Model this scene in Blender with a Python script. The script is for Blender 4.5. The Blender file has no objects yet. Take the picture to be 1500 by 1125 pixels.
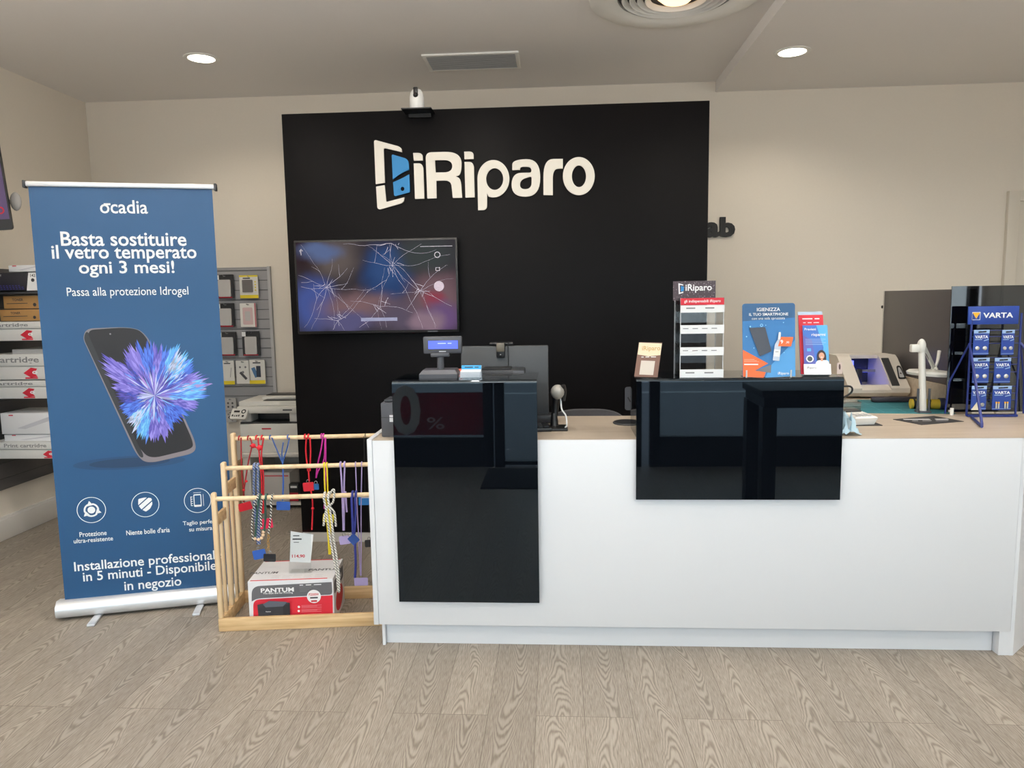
import bpy, bmesh, math, random
from mathutils import Vector, Matrix
R = math.radians
SC = bpy.context.scene
COL = SC.collection
rnd = random.Random(7)

# ------------------------------------------------------------------ camera
FPX, PITCH, ROLL, YAW, CAMH = 1073.11, .1146, -.0158, .0619, 1.5
_f = Vector((-math.sin(YAW) * math.cos(PITCH), math.cos(YAW) * math.cos(PITCH), -math.sin(PITCH)))
_r = Vector((math.cos(YAW), math.sin(YAW), 0))
_u = _r.cross(_f)
CR = _r * math.cos(ROLL) + _u * math.sin(ROLL)
CU = _u * math.cos(ROLL) - _r * math.sin(ROLL)
cam = bpy.data.cameras.new('camera')
cam.sensor_width = 36
cam.lens = 36 * FPX / 1500
cam.clip_start = .02
co = bpy.data.objects.new('camera', cam)
COL.objects.link(co)
co.matrix_world = Matrix(((CR.x, CU.x, -_f.x, 0), (CR.y, CU.y, -_f.y, 0), (CR.z, CU.z, -_f.z, CAMH), (0, 0, 0, 1)))
SC.camera = co

# ------------------------------------------------------------------ daylight and exposure
SC.view_settings.view_transform = 'Standard'
SC.view_settings.look = 'None'
SC.view_settings.gamma = 1
SC.view_settings.use_curve_mapping = False
SC.view_settings.exposure = 0.0
SC.cycles.max_bounces = 10
SC.cycles.diffuse_bounces = 6
SC.cycles.glossy_bounces = 5
SC.cycles.transparent_max_bounces = 16
SC.cycles.caustics_reflective = False
SC.cycles.caustics_refractive = False
SC.cycles.sample_clamp_indirect = 6
world = bpy.data.worlds.new('world')
SC.world = world
world.use_nodes = True
bg = world.node_tree.nodes['Background']
bg.inputs['Color'].default_value = (.80, .90, 1.0, 1)
bg.inputs['Strength'].default_value = 3.9
def portal(x0, x1, z0, z1, y):
    l = bpy.data.lights.new('window_daylight', 'AREA')
    l.shape = 'RECTANGLE'; l.size = x1 - x0; l.size_y = z1 - z0
    l.cycles.is_portal = True
    o = bpy.data.objects.new('window_daylight', l)
    o.location = ((x0 + x1) / 2, y, (z0 + z1) / 2)
    o.rotation_euler = (R(90), 0, 0)          # faces into the room
    COL.objects.link(o)
for a in ((-3.4, -.62, .24, 2.6), (-.52, .66, .05, 2.6), (.86, 4.0, .24, 2.6)):
    portal(*a, -.46)

# ------------------------------------------------------------------ materials
def lin(c):
    c /= 255
    return c / 12.92 if c <= .04045 else ((c + .055) / 1.055) ** 2.4
def rgb(r, g, b): return (lin(r), lin(g), lin(b), 1)
MATS = {}
def mat(name, c, rough=.5, metal=0, emit=0, noise=0, nscale=40, alpha=1, trans=0, ior=1.5, coat=0, bump=0):
    if name in MATS: return MATS[name]
    m = bpy.data.materials.new(name); m.use_nodes = True
    nt = m.node_tree; b = nt.nodes['Principled BSDF']
    b.inputs['Base Color'].default_value = c
    b.inputs['Roughness'].default_value = rough
    b.inputs['Metallic'].default_value = metal
    b.inputs['IOR'].default_value = ior
    b.inputs['Alpha'].default_value = alpha
    b.inputs['Transmission Weight'].default_value = trans
    b.inputs['Coat Weight'].default_value = coat
    if emit:
        b.inputs['Emission Color'].default_value = c
        b.inputs['Emission Strength'].default_value = emit
    if noise or bump:
        tc = nt.nodes.new('ShaderNodeTexCoord')
        n = nt.nodes.new('ShaderNodeTexNoise'); n.inputs['Scale'].default_value = nscale
        n.inputs['Detail'].default_value = 4
        nt.links.new(tc.outputs['Object'], n.inputs['Vector'])
        if noise:
            mx = nt.nodes.new('ShaderNodeMix'); mx.data_type = 'RGBA'
            mx.inputs[6].default_value = tuple(max(0, v * (1 - noise)) for v in c[:3]) + (1,)
            mx.inputs[7].default_value = tuple(min(1, v * (1 + noise)) for v in c[:3]) + (1,)
            nt.links.new(n.outputs['Fac'], mx.inputs[0])
            nt.links.new(mx.outputs[2], b.inputs['Base Color'])
        if bump:
            bp_ = nt.nodes.new('ShaderNodeBump'); bp_.inputs['Strength'].default_value = bump
            bp_.inputs['Distance'].default_value = .002
            nt.links.new(n.outputs['Fac'], bp_.inputs['Height'])
            nt.links.new(bp_.outputs['Normal'], b.inputs['Normal'])
    MATS[name] = m
    return m
def glassy(name, tint, amount, rough=.02):
    """thin clear sheet: lets light straight through, with a fresnel gloss"""
    if name in MATS: return MATS[name]
    m = bpy.data.materials.new(name); m.use_nodes = True
    nt = m.node_tree; nt.nodes.clear()
    out = nt.nodes.new('ShaderNodeOutputMaterial')
    t = nt.nodes.new('ShaderNodeBsdfTransparent'); t.inputs[0].default_value = tint
    g = nt.nodes.new('ShaderNodeBsdfGlossy'); g.inputs['Roughness'].default_value = rough
    g.inputs[0].default_value = (1, 1, 1, 1)
    fr = nt.nodes.new('ShaderNodeLayerWeight'); fr.inputs['Blend'].default_value = .5
    pw = nt.nodes.new('ShaderNodeMath'); pw.operation = 'POWER'; pw.inputs[1].default_value = 4
    nt.links.new(fr.outputs['Facing'], pw.inputs[0])
    ma = nt.nodes.new('ShaderNodeMath'); ma.operation = 'MULTIPLY_ADD'; ma.inputs[1].default_value = .5; ma.inputs[2].default_value = amount * .25
    nt.links.new(pw.outputs[0], ma.inputs[0])
    mx = nt.nodes.new('ShaderNodeMixShader')
    nt.links.new(ma.outputs[0], mx.inputs[0])
    nt.links.new(t.outputs[0], mx.inputs[1]); nt.links.new(g.outputs[0], mx.inputs[2])
    nt.links.new(mx.outputs[0], out.inputs[0])
    MATS[name] = m
    return m
def floor_material():
    m = bpy.data.materials.new('oak_planks'); m.use_nodes = True
    nt = m.node_tree; b = nt.nodes['Principled BSDF']
    N = nt.nodes.new; L = nt.links.new
    tc = N('ShaderNodeTexCoord')
    sep = N('ShaderNodeSeparateXYZ'); L(tc.outputs['Object'], sep.inputs[0])
    sw = N('ShaderNodeCombineXYZ'); L(sep.outputs['Y'], sw.inputs[0])
    ad = N('ShaderNodeMath'); ad.operation = 'ADD'; ad.inputs[1].default_value = .087 + .175 * 40
    L(sep.outputs['X'], ad.inputs[0]); L(ad.outputs[0], sw.inputs[1])
    br = N('ShaderNodeTexBrick'); L(sw.outputs[0], br.inputs['Vector'])
    br.offset = .37; br.offset_frequency = 3; br.squash = 1
    br.inputs['Scale'].default_value = 1
    br.inputs['Brick Width'].default_value = 1.25
    br.inputs['Row Height'].default_value = .175
    br.inputs['Mortar Size'].default_value = .0011
    br.inputs['Mortar Smooth'].default_value = .2
    br.inputs['Bias'].default_value = 0
    br.inputs['Color1'].default_value = (0, 0, 0, 1); br.inputs['Color2'].default_value = (1, 1, 1, 1)
    br.inputs['Mortar'].default_value = (.5, .5, .5, 1)
    sc_ = N('ShaderNodeSeparateColor'); L(br.outputs['Color'], sc_.inputs[0])
    seed = N('ShaderNodeMath'); seed.operation = 'MULTIPLY'; seed.inputs[1].default_value = 37
    L(sc_.outputs[0], seed.inputs[0])
    # cathedral grain: nested arches along the middle of each plank, fine straight fibre beside them
    def M(op, a, b=None, c=None):
        q = N('ShaderNodeMath'); q.operation = op
        for i_, v_ in enumerate((a, b, c)):
            if v_ is None: continue
            if isinstance(v_, (int, float)): q.inputs[i_].default_value = v_
            else: L(v_, q.inputs[i_])
        return q.outputs[0]
    X, Y = sep.outputs['X'], sep.outputs['Y']
    xl = M('SUBTRACT', M('FRACT', M('DIVIDE', ad.outputs[0], .175)), .5)
    def noise(sx, sy, det, off=0.0):
        cv = N('ShaderNodeCombineXYZ'); L(M('MULTIPLY', X, sx), cv.inputs[0]); L(M('MULTIPLY', Y, sy), cv.inputs[1]); L(M('ADD', seed.outputs[0], off), cv.inputs[2])
        n_ = N('ShaderNodeTexNoise'); n_.inputs['Scale'].default_value = 1; n_.inputs['Detail'].default_value = det
        L(cv.outputs[0], n_.inputs['Vector']); return n_.outputs['Fac']
    wander = M('MULTIPLY', M('SUBTRACT', noise(.6, 1.7, 1.5, 3.0), .5), 1.1)
    xc = M('ADD', xl, wander)
    arch = M('MULTIPLY', M('MULTIPLY', xc, xc), 60)
    wob = M('MULTIPLY', noise(8, 1.9, 3.0, 9.0), 9.0)
    sgn_ = M('SUBTRACT', M('MULTIPLY', M('GREATER_THAN', sc_.outputs[0], .5), 2), 1)
    ph = M('ADD', M('ADD', M('MULTIPLY', M('MULTIPLY', Y, sgn_), 12.0), arch), wob)
    jit = M('MULTIPLY', noise(90, 14, 2, 5.0), .55)
    rings = M('MULTIPLY_ADD', M('SINE', M('MULTIPLY', M('ADD', ph, jit), 6.2832)), .5, .5)
    rings = M('POWER', rings, 1.6)
    fib = M('MULTIPLY_ADD', noise(420, 22, 2, 1.0), 2.4, -.7)
    axc = M('ABSOLUTE', xc)
    mk = N('ShaderNodeMapRange'); mk.interpolation_type = 'SMOOTHSTEP'; L(axc, mk.inputs[0]); mk.inputs[1].default_value = .06; mk.inputs[2].default_value = .30
    mk.inputs[3].default_value = .7; mk.inputs[4].default_value = .15
    g = N('ShaderNodeMix'); g.data_type = 'FLOAT'
    L(mk.outputs[0], g.inputs[0]); L(fib, g.inputs[2]); L(rings, g.inputs[3])
    cr = N('ShaderNodeValToRGB')
    cr.color_ramp.elements[0].position = .08; cr.color_ramp.elements[0].color = rgb(158, 149, 138)
    cr.color_ramp.elements[1].position = .92; cr.color_ramp.elements[1].color = rgb(114, 105, 94)
    L(g.outputs[0], cr.inputs[0])
    # plank to plank tone
    tone = N('ShaderNodeMapRange'); tone.inputs[3].default_value = .88; tone.inputs[4].default_value = 1.08; L(sc_.outputs[0], tone.inputs[0])
    vm = N('ShaderNodeVectorMath'); vm.operation = 'SCALE'; L(cr.outputs[0], vm.inputs[0]); L(tone.outputs[0], vm.inputs['Scale'])
    gap = N('ShaderNodeMix'); gap.data_type = 'RGBA'; L(br.outputs['Fac'], gap.inputs[0]); L(vm.outputs[0], gap.inputs[6])
    gap.inputs[7].default_value = rgb(92, 82, 72)
    L(gap.outputs[2], b.inputs['Base Color'])
    b.inputs['Roughness'].default_value = .48
    bu = N('ShaderNodeBump'); bu.inputs['Strength'].default_value = .12; bu.inputs['Distance'].default_value = .001
    L(g.outputs[0], bu.inputs['Height']); L(bu.outputs[0], b.inputs['Normal'])
    return m
def wood_material(name, a, c, sx, sy, sz, rough=.45):
    m = bpy.data.materials.new(name); m.use_nodes = True
    nt = m.node_tree; b = nt.nodes['Principled BSDF']; N = nt.nodes.new; L = nt.links.new
    tc = N('ShaderNodeTexCoord'); mp = N('ShaderNodeMapping'); mp.inputs['Scale'].default_value = (sx, sy, sz)
    L(tc.outputs['Object'], mp.inputs[0])
    n = N('ShaderNodeTexNoise'); n.inputs['Scale'].default_value = 1; n.inputs['Detail'].default_value = 4; L(mp.outputs[0], n.inputs['Vector'])
    cr = N('ShaderNodeValToRGB'); cr.color_ramp.elements[0].position = .3; cr.color_ramp.elements[0].color = a
    cr.color_ramp.elements[1].position = .7; cr.color_ramp.elements[1].color = c
    L(n.outputs['Fac'], cr.inputs[0]); L(cr.outputs[0], b.inputs['Base Color']); b.inputs['Roughness'].default_value = rough
    MATS[name] = m
    return m
def screen_material(name, base, blobs, strength=1.0):
    """a lit screen: soft patches of colour in object space (x along, z up)"""
    m = bpy.data.materials.new(name); m.use_nodes = True
    nt = m.node_tree; nt.nodes.clear(); N = nt.nodes.new; L = nt.links.new
    out = N('ShaderNodeOutputMaterial'); em = N('ShaderNodeEmission'); em.inputs[1].default_value = strength
    tc = N('ShaderNodeTexCoord')
    nz = N('ShaderNodeTexNoise'); nz.inputs['Scale'].default_value = 7; nz.inputs['Detail'].default_value = 3
    L(tc.outputs['Object'], nz.inputs['Vector'])
    sub = N('ShaderNodeVectorMath'); sub.operation = 'SUBTRACT'; L(nz.outputs['Color'], sub.inputs[0]); sub.inputs[1].default_value = (.5, .5, .5)
    scl = N('ShaderNodeVectorMath'); scl.operation = 'SCALE'; scl.inputs['Scale'].default_value = .08; L(sub.outputs[0], scl.inputs[0])
    pos = N('ShaderNodeVectorMath'); pos.operation = 'ADD'; L(tc.outputs['Object'], pos.inputs[0]); L(scl.outputs[0], pos.inputs[1])
    prev = None
    for (cx, cz, rx, rz, c, soft) in blobs:
        d = N('ShaderNodeVectorMath'); d.operation = 'SUBTRACT'; L(pos.outputs[0], d.inputs[0]); d.inputs[1].default_value = (cx, 0, cz)
        e = N('ShaderNodeVectorMath'); e.operation = 'MULTIPLY'; L(d.outputs[0], e.inputs[0]); e.inputs[1].default_value = (1 / rx, 0, 1 / rz)
        ln = N('ShaderNodeVectorMath'); ln.operation = 'LENGTH'; L(e.outputs[0], ln.inputs[0])
        mr = N('ShaderNodeMapRange'); mr.interpolation_type = 'SMOOTHSTEP'
        mr.inputs[1].default_value = 1 - soft; mr.inputs[2].default_value = 1 + soft; mr.inputs[3].default_value = 1; mr.inputs[4].default_value = 0
        L(ln.outputs['Value'], mr.inputs[0])
        mx = N('ShaderNodeMix'); mx.data_type = 'RGBA'; L(mr.outputs[0], mx.inputs[0]); mx.inputs[7].default_value = c
        if prev is None: mx.inputs[6].default_value = base
        else: L(prev.outputs[2], mx.inputs[6])
        prev = mx
    L(prev.outputs[2], em.inputs[0]); L(em.outputs[0], out.inputs[0])
    MATS[name] = m
    return m

WALL = mat('wall_paint', rgb(226, 218, 205), .85, noise=.02, nscale=60, bump=.15)
CEIL = mat('ceiling_paint', rgb(234, 231, 228), .9, noise=.01, nscale=30)
FLOOR = floor_material()
WHITE = mat('white_laminate', rgb(222, 223, 226), .35)
WHITEP = mat('white_plastic', rgb(236, 235, 230), .4)
GREYP = mat('grey_plastic', rgb(66, 68, 74), .45)
DARKP = mat('dark_plastic', rgb(38, 40, 44), .42)
BLACK = mat('black_plastic', rgb(16, 16, 18), .4)
BOARD = mat('black_board', rgb(18, 17, 18), .42, noise=.12, nscale=9, ior=1.16)
GLOSS = mat('black_gloss', (.0020, .0028, .0044, 1), .02, ior=1.5)
GLOSS.node_tree.nodes['Principled BSDF'].inputs['Specular Tint'].default_value = (.72, .88, 1, 1)
PAPER = mat('white_paper', rgb(238, 238, 238), .7)
INK = mat('dark_ink', rgb(48, 48, 52), .7)
GREYINK = mat('grey_ink', rgb(128, 128, 130), .7)
SILVER = mat('brushed_aluminium', rgb(226, 228, 231), .35, metal=.55)
STEEL = mat('steel', rgb(170, 170, 172), .25, metal=1)
SIGNW = mat('sign_white', rgb(244, 238, 226), .55)
SIGNB = mat('sign_blue', rgb(28, 128, 190), .5)
ACRYL = glassy('clear_acrylic', (.96, .97, .97, 1), .12)
SMOKE = glassy('smoked_acrylic', (.17, .18, .20, 1), .30)
GLASS = glassy('window_glass', (.93, .96, .95, 1), .15)
PINE = wood_material('pine', rgb(214, 184, 142), rgb(233, 208, 170), 30, 30, 4)
PINEX = wood_material('pine_board', rgb(196, 160, 112), rgb(226, 196, 150), 4, 30, 60)
TOPW = wood_material('counter_top_wood', rgb(182, 167, 150), rgb(196, 182, 165), 3, 40, 40, .4)

# ------------------------------------------------------------------ building helpers
WM = {}
def at(px, py, X=None, Y=None, Z=None, plane=None):
    """the point of the room on the line of sight through (px, py), on a given plane"""
    d = _f + CR * ((px - 750) / FPX) - CU * ((py - 562.5) / FPX)
    o = Vector((0, 0, CAMH))
    if plane is not None:
        p0, n = plane
        t = (p0 - o).dot(n) / d.dot(n)
    elif Y is not None: t = Y / d.y
    elif Z is not None: t = (Z - CAMH) / d.z
    else: t = X / d.x
    return o + d * t
def frame(loc, rz=0, tilt=0, rx=0):
    """x along, y into the depth, z up"""
    return Matrix.Translation(loc) @ Matrix.Rotation(rz, 4, 'Z') @ Matrix.Rotation(tilt, 4, 'Y') @ Matrix.Rotation(rx, 4, 'X')
def face(loc, rz=0, lean=0):
    """a sheet facing the room: x along, y up, z out towards the viewer; lean > 0 leans back"""
    return Matrix.Translation(loc) @ Matrix.Rotation(rz, 4, 'Z') @ Matrix.Rotation(R(90) - lean, 4, 'X')
def flat(loc, rz=0):
    return Matrix.Translation(loc) @ Matrix.Rotation(rz, 4, 'Z')
def on(M, px, py):
    n = (M.to_3x3() @ Vector((0, 0, 1))).normalized()
    p = at(px, py, plane=(M.translation.copy(), n))
    q = M.inverted() @ p
    return (q.x, q.y)
def tag(o, label=None, cat=None, group=None, kind=None):
    if label: o['label'] = label
    if cat: o['category'] = cat
    if group: o['group'] = group
    if kind: o['kind'] = kind
    return o
def thing(name, label, cat, loc, rz=0, group=None):
    o = bpy.data.objects.new(name, None)
    o.empty_display_size = .05
    COL.objects.link(o)
    o.location = loc; o.rotation_euler = (0, 0, rz)
    WM[o.name] = Matrix.Translation(Vector(loc)) @ Matrix.Rotation(rz, 4, 'Z')
    return tag(o, label, cat, group)

class MB:
    """collects shapes in room coordinates; build() links them as ONE mesh object"""
    def __init__(s): s.v = []; s.f = []; s.mi = []; s.mats = []; s.layer = 0
    def _m(s, m):
        if m not in s.mats: s.mats.append(m)
        return s.mats.index(m)
    def add(s, vs, fs, m, M=None):
        b = len(s.v); i = s._m(m)
        for p in vs:
            p = Vector(p)
            s.v.append(M @ p if M is not None else p)
        for q in fs:
            s.f.append(tuple(b + k for k in q)); s.mi.append(i)
        return s
    def box(s, x0, x1, y0, y1, z0, z1, m, M=None, bev=0, seg=2):
        if x0 > x1: x0, x1 = x1, x0
        if y0 > y1: y0, y1 = y1, y0
        if z0 > z1: z0, z1 = z1, z0
        bm = bmesh.new()
        bmesh.ops.create_cube(bm, size=1)
        for v in bm.verts:
            v.co = Vector(((x0 + x1) / 2 + v.co.x * (x1 - x0), (y0 + y1) / 2 + v.co.y * (y1 - y0), (z0 + z1) / 2 + v.co.z * (z1 - z0)))
        if bev:
            bmesh.ops.bevel(bm, geom=bm.edges[:], offset=min(bev, .49 * min(x1 - x0, y1 - y0, z1 - z0)), segments=seg, affect='EDGES', profile=.5)
        bm.verts.index_update()
        s.add([v.co.copy() for v in bm.verts], [[v.index for v in f.verts] for f in bm.faces], m, M)
        bm.free()
        return s
    def tube(s, pts, r, m, M=None, seg=8, smooth=0, closed=False, cap=True):
        pts = [Vector(p) for p in pts]
        if smooth: pts = spline(pts, smooth, closed)
        n = len(pts)
        rs = r if isinstance(r, (list, tuple)) else [r] * n
        if len(rs) != n:
            rs = [rs[0] + (rs[-1] - rs[0]) * i / (n - 1) for i in range(n)]
        vs = []; fs = []
        prev = None
        for i, p in enumerate(pts):
            a = pts[(i - 1) % n] if closed or i else p
            b = pts[(i + 1) % n] if closed or i < n - 1 else p
            t = (b - a)
            t = t.normalized() if t.length > 1e-9 else Vector((0, 0, 1))
            if prev is None:
                up = Vector((0, 0, 1)) if abs(t.z) < .9 else Vector((1, 0, 0))
                u = t.cross(up).normalized()
            else:
                u = (prev - t * prev.dot(t))
                u = u.normalized() if u.length > 1e-9 else t.orthogonal().normalized()
            prev = u
            w = t.cross(u)
            for k in range(seg):
                an = 2 * math.pi * k / seg
                vs.append(p + (u * math.cos(an) + w * math.sin(an)) * rs[i])
        for i in range(n if closed else n - 1):
            j = (i + 1) % n
            for k in range(seg):
                l = (k + 1) % seg
                fs.append((i * seg + k, i * seg + l, j * seg + l, j * seg + k))
        if cap and not closed:
            fs.append(tuple(range(seg - 1, -1, -1)))
            fs.append(tuple((n - 1) * seg + k for k in range(seg)))
        return s.add(vs, fs, m, M)
    def lathe(s, prof, m, M=None, seg=40):
        """prof: (radius, height) points turned about z"""
        vs = []; fs = []
        for (r, z) in prof:
            for k in range(seg):
                a = 2 * math.pi * k / seg
                vs.append((r * math.cos(a), r * math.sin(a), z))
        for i in range(len(prof) - 1):
            for k in range(seg):
                l = (k + 1) % seg
                fs.append((i * seg + k, i * seg + l, (i + 1) * seg + l, (i + 1) * seg + k))
        ring = (Vector(prof[0]) - Vector(prof[-1])).length < 1e-6
        if prof[0][0] > 1e-6 and not ring: fs.append(tuple(range(seg - 1, -1, -1)))
        if prof[-1][0] > 1e-6 and not ring: fs.append(tuple((len(prof) - 1) * seg + k for k in range(seg)))
        return s.add(vs, fs, m, M)
    def ball(s, c, r, m, M=None, sq=(1, 1, 1), seg=14):
        prof = [(max(1e-7, math.sin(math.pi * i / 8)), -math.cos(math.pi * i / 8)) for i in range(9)]
        T = Matrix.Translation(Vector(c)) @ Matrix.Diagonal((r * sq[0], r * sq[1], r * sq[2], 1))
        return s.lathe(prof, m, (M @ T) if M is not None else T, seg)
    def shape(s, loops, m, M, z=None, depth=0):
        """flat outline (with holes) on a sheet; depth > 0 gives it thickness"""
        if z is None:
            s.layer += 1; z = .0004 * s.layer
        cu = bpy.data.curves.new('outline', 'CURVE'); cu.dimensions = '2D'; cu.fill_mode = 'BOTH'
        cu.extrude = depth / 2 if depth else 0
        for lp in loops:
            sp = cu.splines.new('POLY'); sp.points.add(len(lp) - 1)
            for p, q in zip(sp.points, lp): p.co = (q[0], q[1], 0, 1)
            sp.use_cyclic_u = True
        s._curve(cu, m, M @ Matrix.Translation((0, 0, z + depth / 2)))
        bpy.data.curves.remove(cu)
        return s
    def _curve(s, cu, m, M):
        o = bpy.data.objects.new('outline', cu)
        me = bpy.data.meshes.new_from_object(o)
        s.add([v.co.copy() for v in me.vertices], [tuple(p.vertices) for p in me.polygons], m, M)
        bpy.data.objects.remove(o); bpy.data.meshes.remove(me)
    def text(s, st, m, M, cx, cy, w=None, h=None, bold=0, z=None, depth=0, al='C', shear=0, res=3, space=1):
        """one line of lettering; h = height of its ink box, w = width of its ink box (either may be left free)"""
        if z is None:
            s.layer += 1; z = .0004 * s.layer
        cu = bpy.data.curves.new('lettering', 'FONT'); cu.body = st; cu.size = 1; cu.offset = bold
        cu.resolution_u = res; cu.shear = shear; cu.space_character = space
        cu.extrude = 0
        o = bpy.data.objects.new('lettering', cu)
        me = bpy.data.meshes.new_from_object(o)
        vs = [v.co.copy() for v in me.vertices]; fs = [tuple(p.vertices) for p in me.polygons]
        bpy.data.objects.remove(o); bpy.data.meshes.remove(me); bpy.data.curves.remove(cu)
        if not vs: return s
        x0 = min(v.x for v in vs); x1 = max(v.x for v in vs); y0 = min(v.y for v in vs); y1 = max(v.y for v in vs)
        sx = w / (x1 - x0) if w else h / (y1 - y0)
        sy = h / (y1 - y0) if h else sx
        ax = {'C': (x0 + x1) / 2, 'L': x0, 'R': x1}[al]
        out = [Vector(((v.x - ax) * sx + cx, (v.y - (y0 + y1) / 2) * sy + cy, z + depth)) for v in vs]
        s.add(out, fs, m, M)
        if depth:                                   # solid letters: back copy and side walls
            cnt = {}
            for q in fs:
                for a, b in zip(q, q[1:] + q[:1]):
                    k = (min(a, b), max(a, b)); cnt.setdefault(k, []).append((a, b))
            n = len(out)
            back = [Vector((p.x, p.y, z)) for p in out]
            side = [(e[0][1], e[0][0], e[0][0] + n, e[0][1] + n) for e in cnt.values() if len(e) == 1]
            s.add(out + back, side, m, M)
        return s
    def bars(s, n, m, M, cx, cy, w=None, h=None, bold=0, z=None, **k):
        """print too small to read: one dash per word"""
        if z is None:
            s.layer += 1; z = .0004 * s.layer
        if w is None: w = h * 3.2 * n
        if h is None: h = min(w / (3.2 * n) * .6, .014)
        rel = [1 + .35 * ((i * 7 + n) % 3 - 1) for i in range(n)]
        gap = .12 * w if n > 1 else 0
        u = (w - gap * (n - 1)) / sum(rel); x = cx - w / 2
        for r in rel:
            s.shape([rect(x, x + r * u, cy - h * .38, cy + h * .38, h * .2)], m, M, z=z)
            x += r * u + gap
        return s
    def build(s, name, parent=None, loc=None, kind=None, smooth=35, label=None):
        me = bpy.data.meshes.new(name)
        base = Vector(loc) if loc is not None else Vector((0, 0, 0))
        inv = Matrix.Translation(-base)
        root = None
        if parent is not None:
            root = WM[parent.name]; inv = root.inverted()
        me.from_pydata([inv @ v for v in s.v], [], s.f)
        for m in s.mats: me.materials.append(m)
        me.polygons.foreach_set('material_index', s.mi)
        me.polygons.foreach_set('use_smooth', [bool(smooth)] * len(s.f))
        if smooth: me.set_sharp_from_angle(angle=R(smooth))
        me.update()
        o = bpy.data.objects.new(name, me)
        COL.objects.link(o)
        if parent is not None:
            o.parent = parent; WM[o.name] = root
        else:
            o.location = base; WM[o.name] = Matrix.Translation(base)
        if kind: o['kind'] = kind
        if label: o['label'] = label
        return o

def spline(pts, n, closed=False):
    out = []
    L = len(pts)
    for i in range(L if closed else L - 1):
        p1, p2 = pts[i], pts[(i + 1) % L]
        p0 = pts[i - 1] if (closed or i) else p1 * 2 - p2
        p3 = pts[(i + 2) % L] if (closed or i < L - 2) else p2 * 2 - p1
        for k in range(n):
            t = k / n
            out.append(.5 * ((2 * p1) + (p2 - p0) * t + (2 * p0 - 5 * p1 + 4 * p2 - p3) * t * t + (3 * p1 - p0 - 3 * p2 + p3) * t ** 3))
    if not closed: out.append(pts[-1])
    return out
def rp(pts, n=6):
    """outline with rounded corners: (x, y, radius)"""
    out = []
    L = len(pts)
    for i in range(L):
        p = Vector(pts[i][:2]); r = pts[i][2] if len(pts[i]) > 2 else 0
        a = Vector(pts[i - 1][:2]) - p; b = Vector(pts[(i + 1) % L][:2]) - p
        if r <= 0: out.append((p.x, p.y)); continue
        ta = min(r, a.length * .5); tb = min(r, b.length * .5)
        ra, rb = p + a.normalized() * ta, p + b.normalized() * tb
        for k in range(n + 1):
            t = k / n
            q = ra * (1 - t) ** 2 * 1 + p * 2 * t * (1 - t) + rb * t * t
            # nearer to a circle than a parabola
            c = (ra + rb) * .5; q = q + (q - c) * .0
            out.append((q.x, q.y))
    return out
def ell(cx, cy, rx, ry=None, n=40, a0=0, a1=2 * math.pi):
    ry = ry or rx
    full = abs(a1 - a0 - 2 * math.pi) < 1e-6
    return [(cx + rx * math.cos(a0 + (a1 - a0) * k / (n if full else n - 1)), cy + ry * math.sin(a0 + (a1 - a0) * k / (n if full else n - 1))) for k in range(n)]
def rect(x0, x1, y0, y1, r=0):
    return rp([(x0, y0, r), (x1, y0, r), (x1, y1, r), (x0, y1, r)]) if r else [(x0, y0), (x1, y0), (x1, y1), (x0, y1)]
def band(x0, y0, x1, y1, w):
    d = Vector((x1 - x0, y1 - y0)).normalized(); n = Vector((-d.y, d.x)) * w / 2
    return [(x0 + n.x, y0 + n.y), (x1 + n.x, y1 + n.y), (x1 - n.x, y1 - n.y), (x0 - n.x, y0 - n.y)]
def copy_tree(o, parent=None):
    c = o.copy(); COL.objects.link(c); c.parent = parent
    WM[c.name] = WM.get(o.name, Matrix())
    for ch in list(o.children): copy_tree(ch, c)
    return c
def struct(mb, name, loc=(0, 0, 0)): return mb.build(name, loc=loc, kind='structure')

# ================================================================== THE ROOM
XW, XR, YB, YF, ZC, ZS, XS = -3.61, 4.3, 5.65, -.5, 3.06, 2.985, 1.175
struct(MB().box(XW - .1, XR + .1, YF - .05, YB + .1, -.1, 0, FLOOR), 'floor')
struct(MB().box(XW - .1, XS + .02, YF - .05, YB + .1, ZC, ZC + .1, CEIL), 'ceiling')
struct(MB().box(XS, XR + .1, YF - .05, YB + .1, ZS, ZC + .1, CEIL), 'ceiling_soffit')
struct(MB().box(XW - .1, XR + .1, YB, YB + .1, 0, ZC, WALL), 'wall_back')
struct(MB().box(XW - .1, XW, YF - .05, YB, 0, ZC, WALL), 'wall_left')
struct(MB().box(XR, XR + .1, YF - .05, YB, 0, ZC, WALL), 'wall_right')
BASEW = mat('skirting_white', rgb(222, 219, 214), .5)
struct(MB().box(XW, XW + .025, .2, YB, 0, .135, BASEW, bev=.004).box(XW, XW + .018, .2, YB, .135, .15, BASEW), 'baseboard_left')
struct(MB().box(XW + .03, 3.2, YB - .018, YB, 0, .1, BASEW, bev=.003), 'baseboard_back')
# door in the back wall, right of the service bench
d = MB()
DW = mat('door_white', rgb(214, 207, 194), .5)
d.box(3.27, 3.35, YB - .035, YB, 0, 2.225, DW, bev=.004)
d.box(4.1, 4.18, YB - .035, YB, 0, 2.225, DW, bev=.004)
d.box(3.35, 4.1, YB - .035, YB, 2.15, 2.225, DW, bev=.004)
d.box(3.35, 4.1, YB - .016, YB, 0.005, 2.15, DW)
dr = struct(d, 'door_1')
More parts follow.
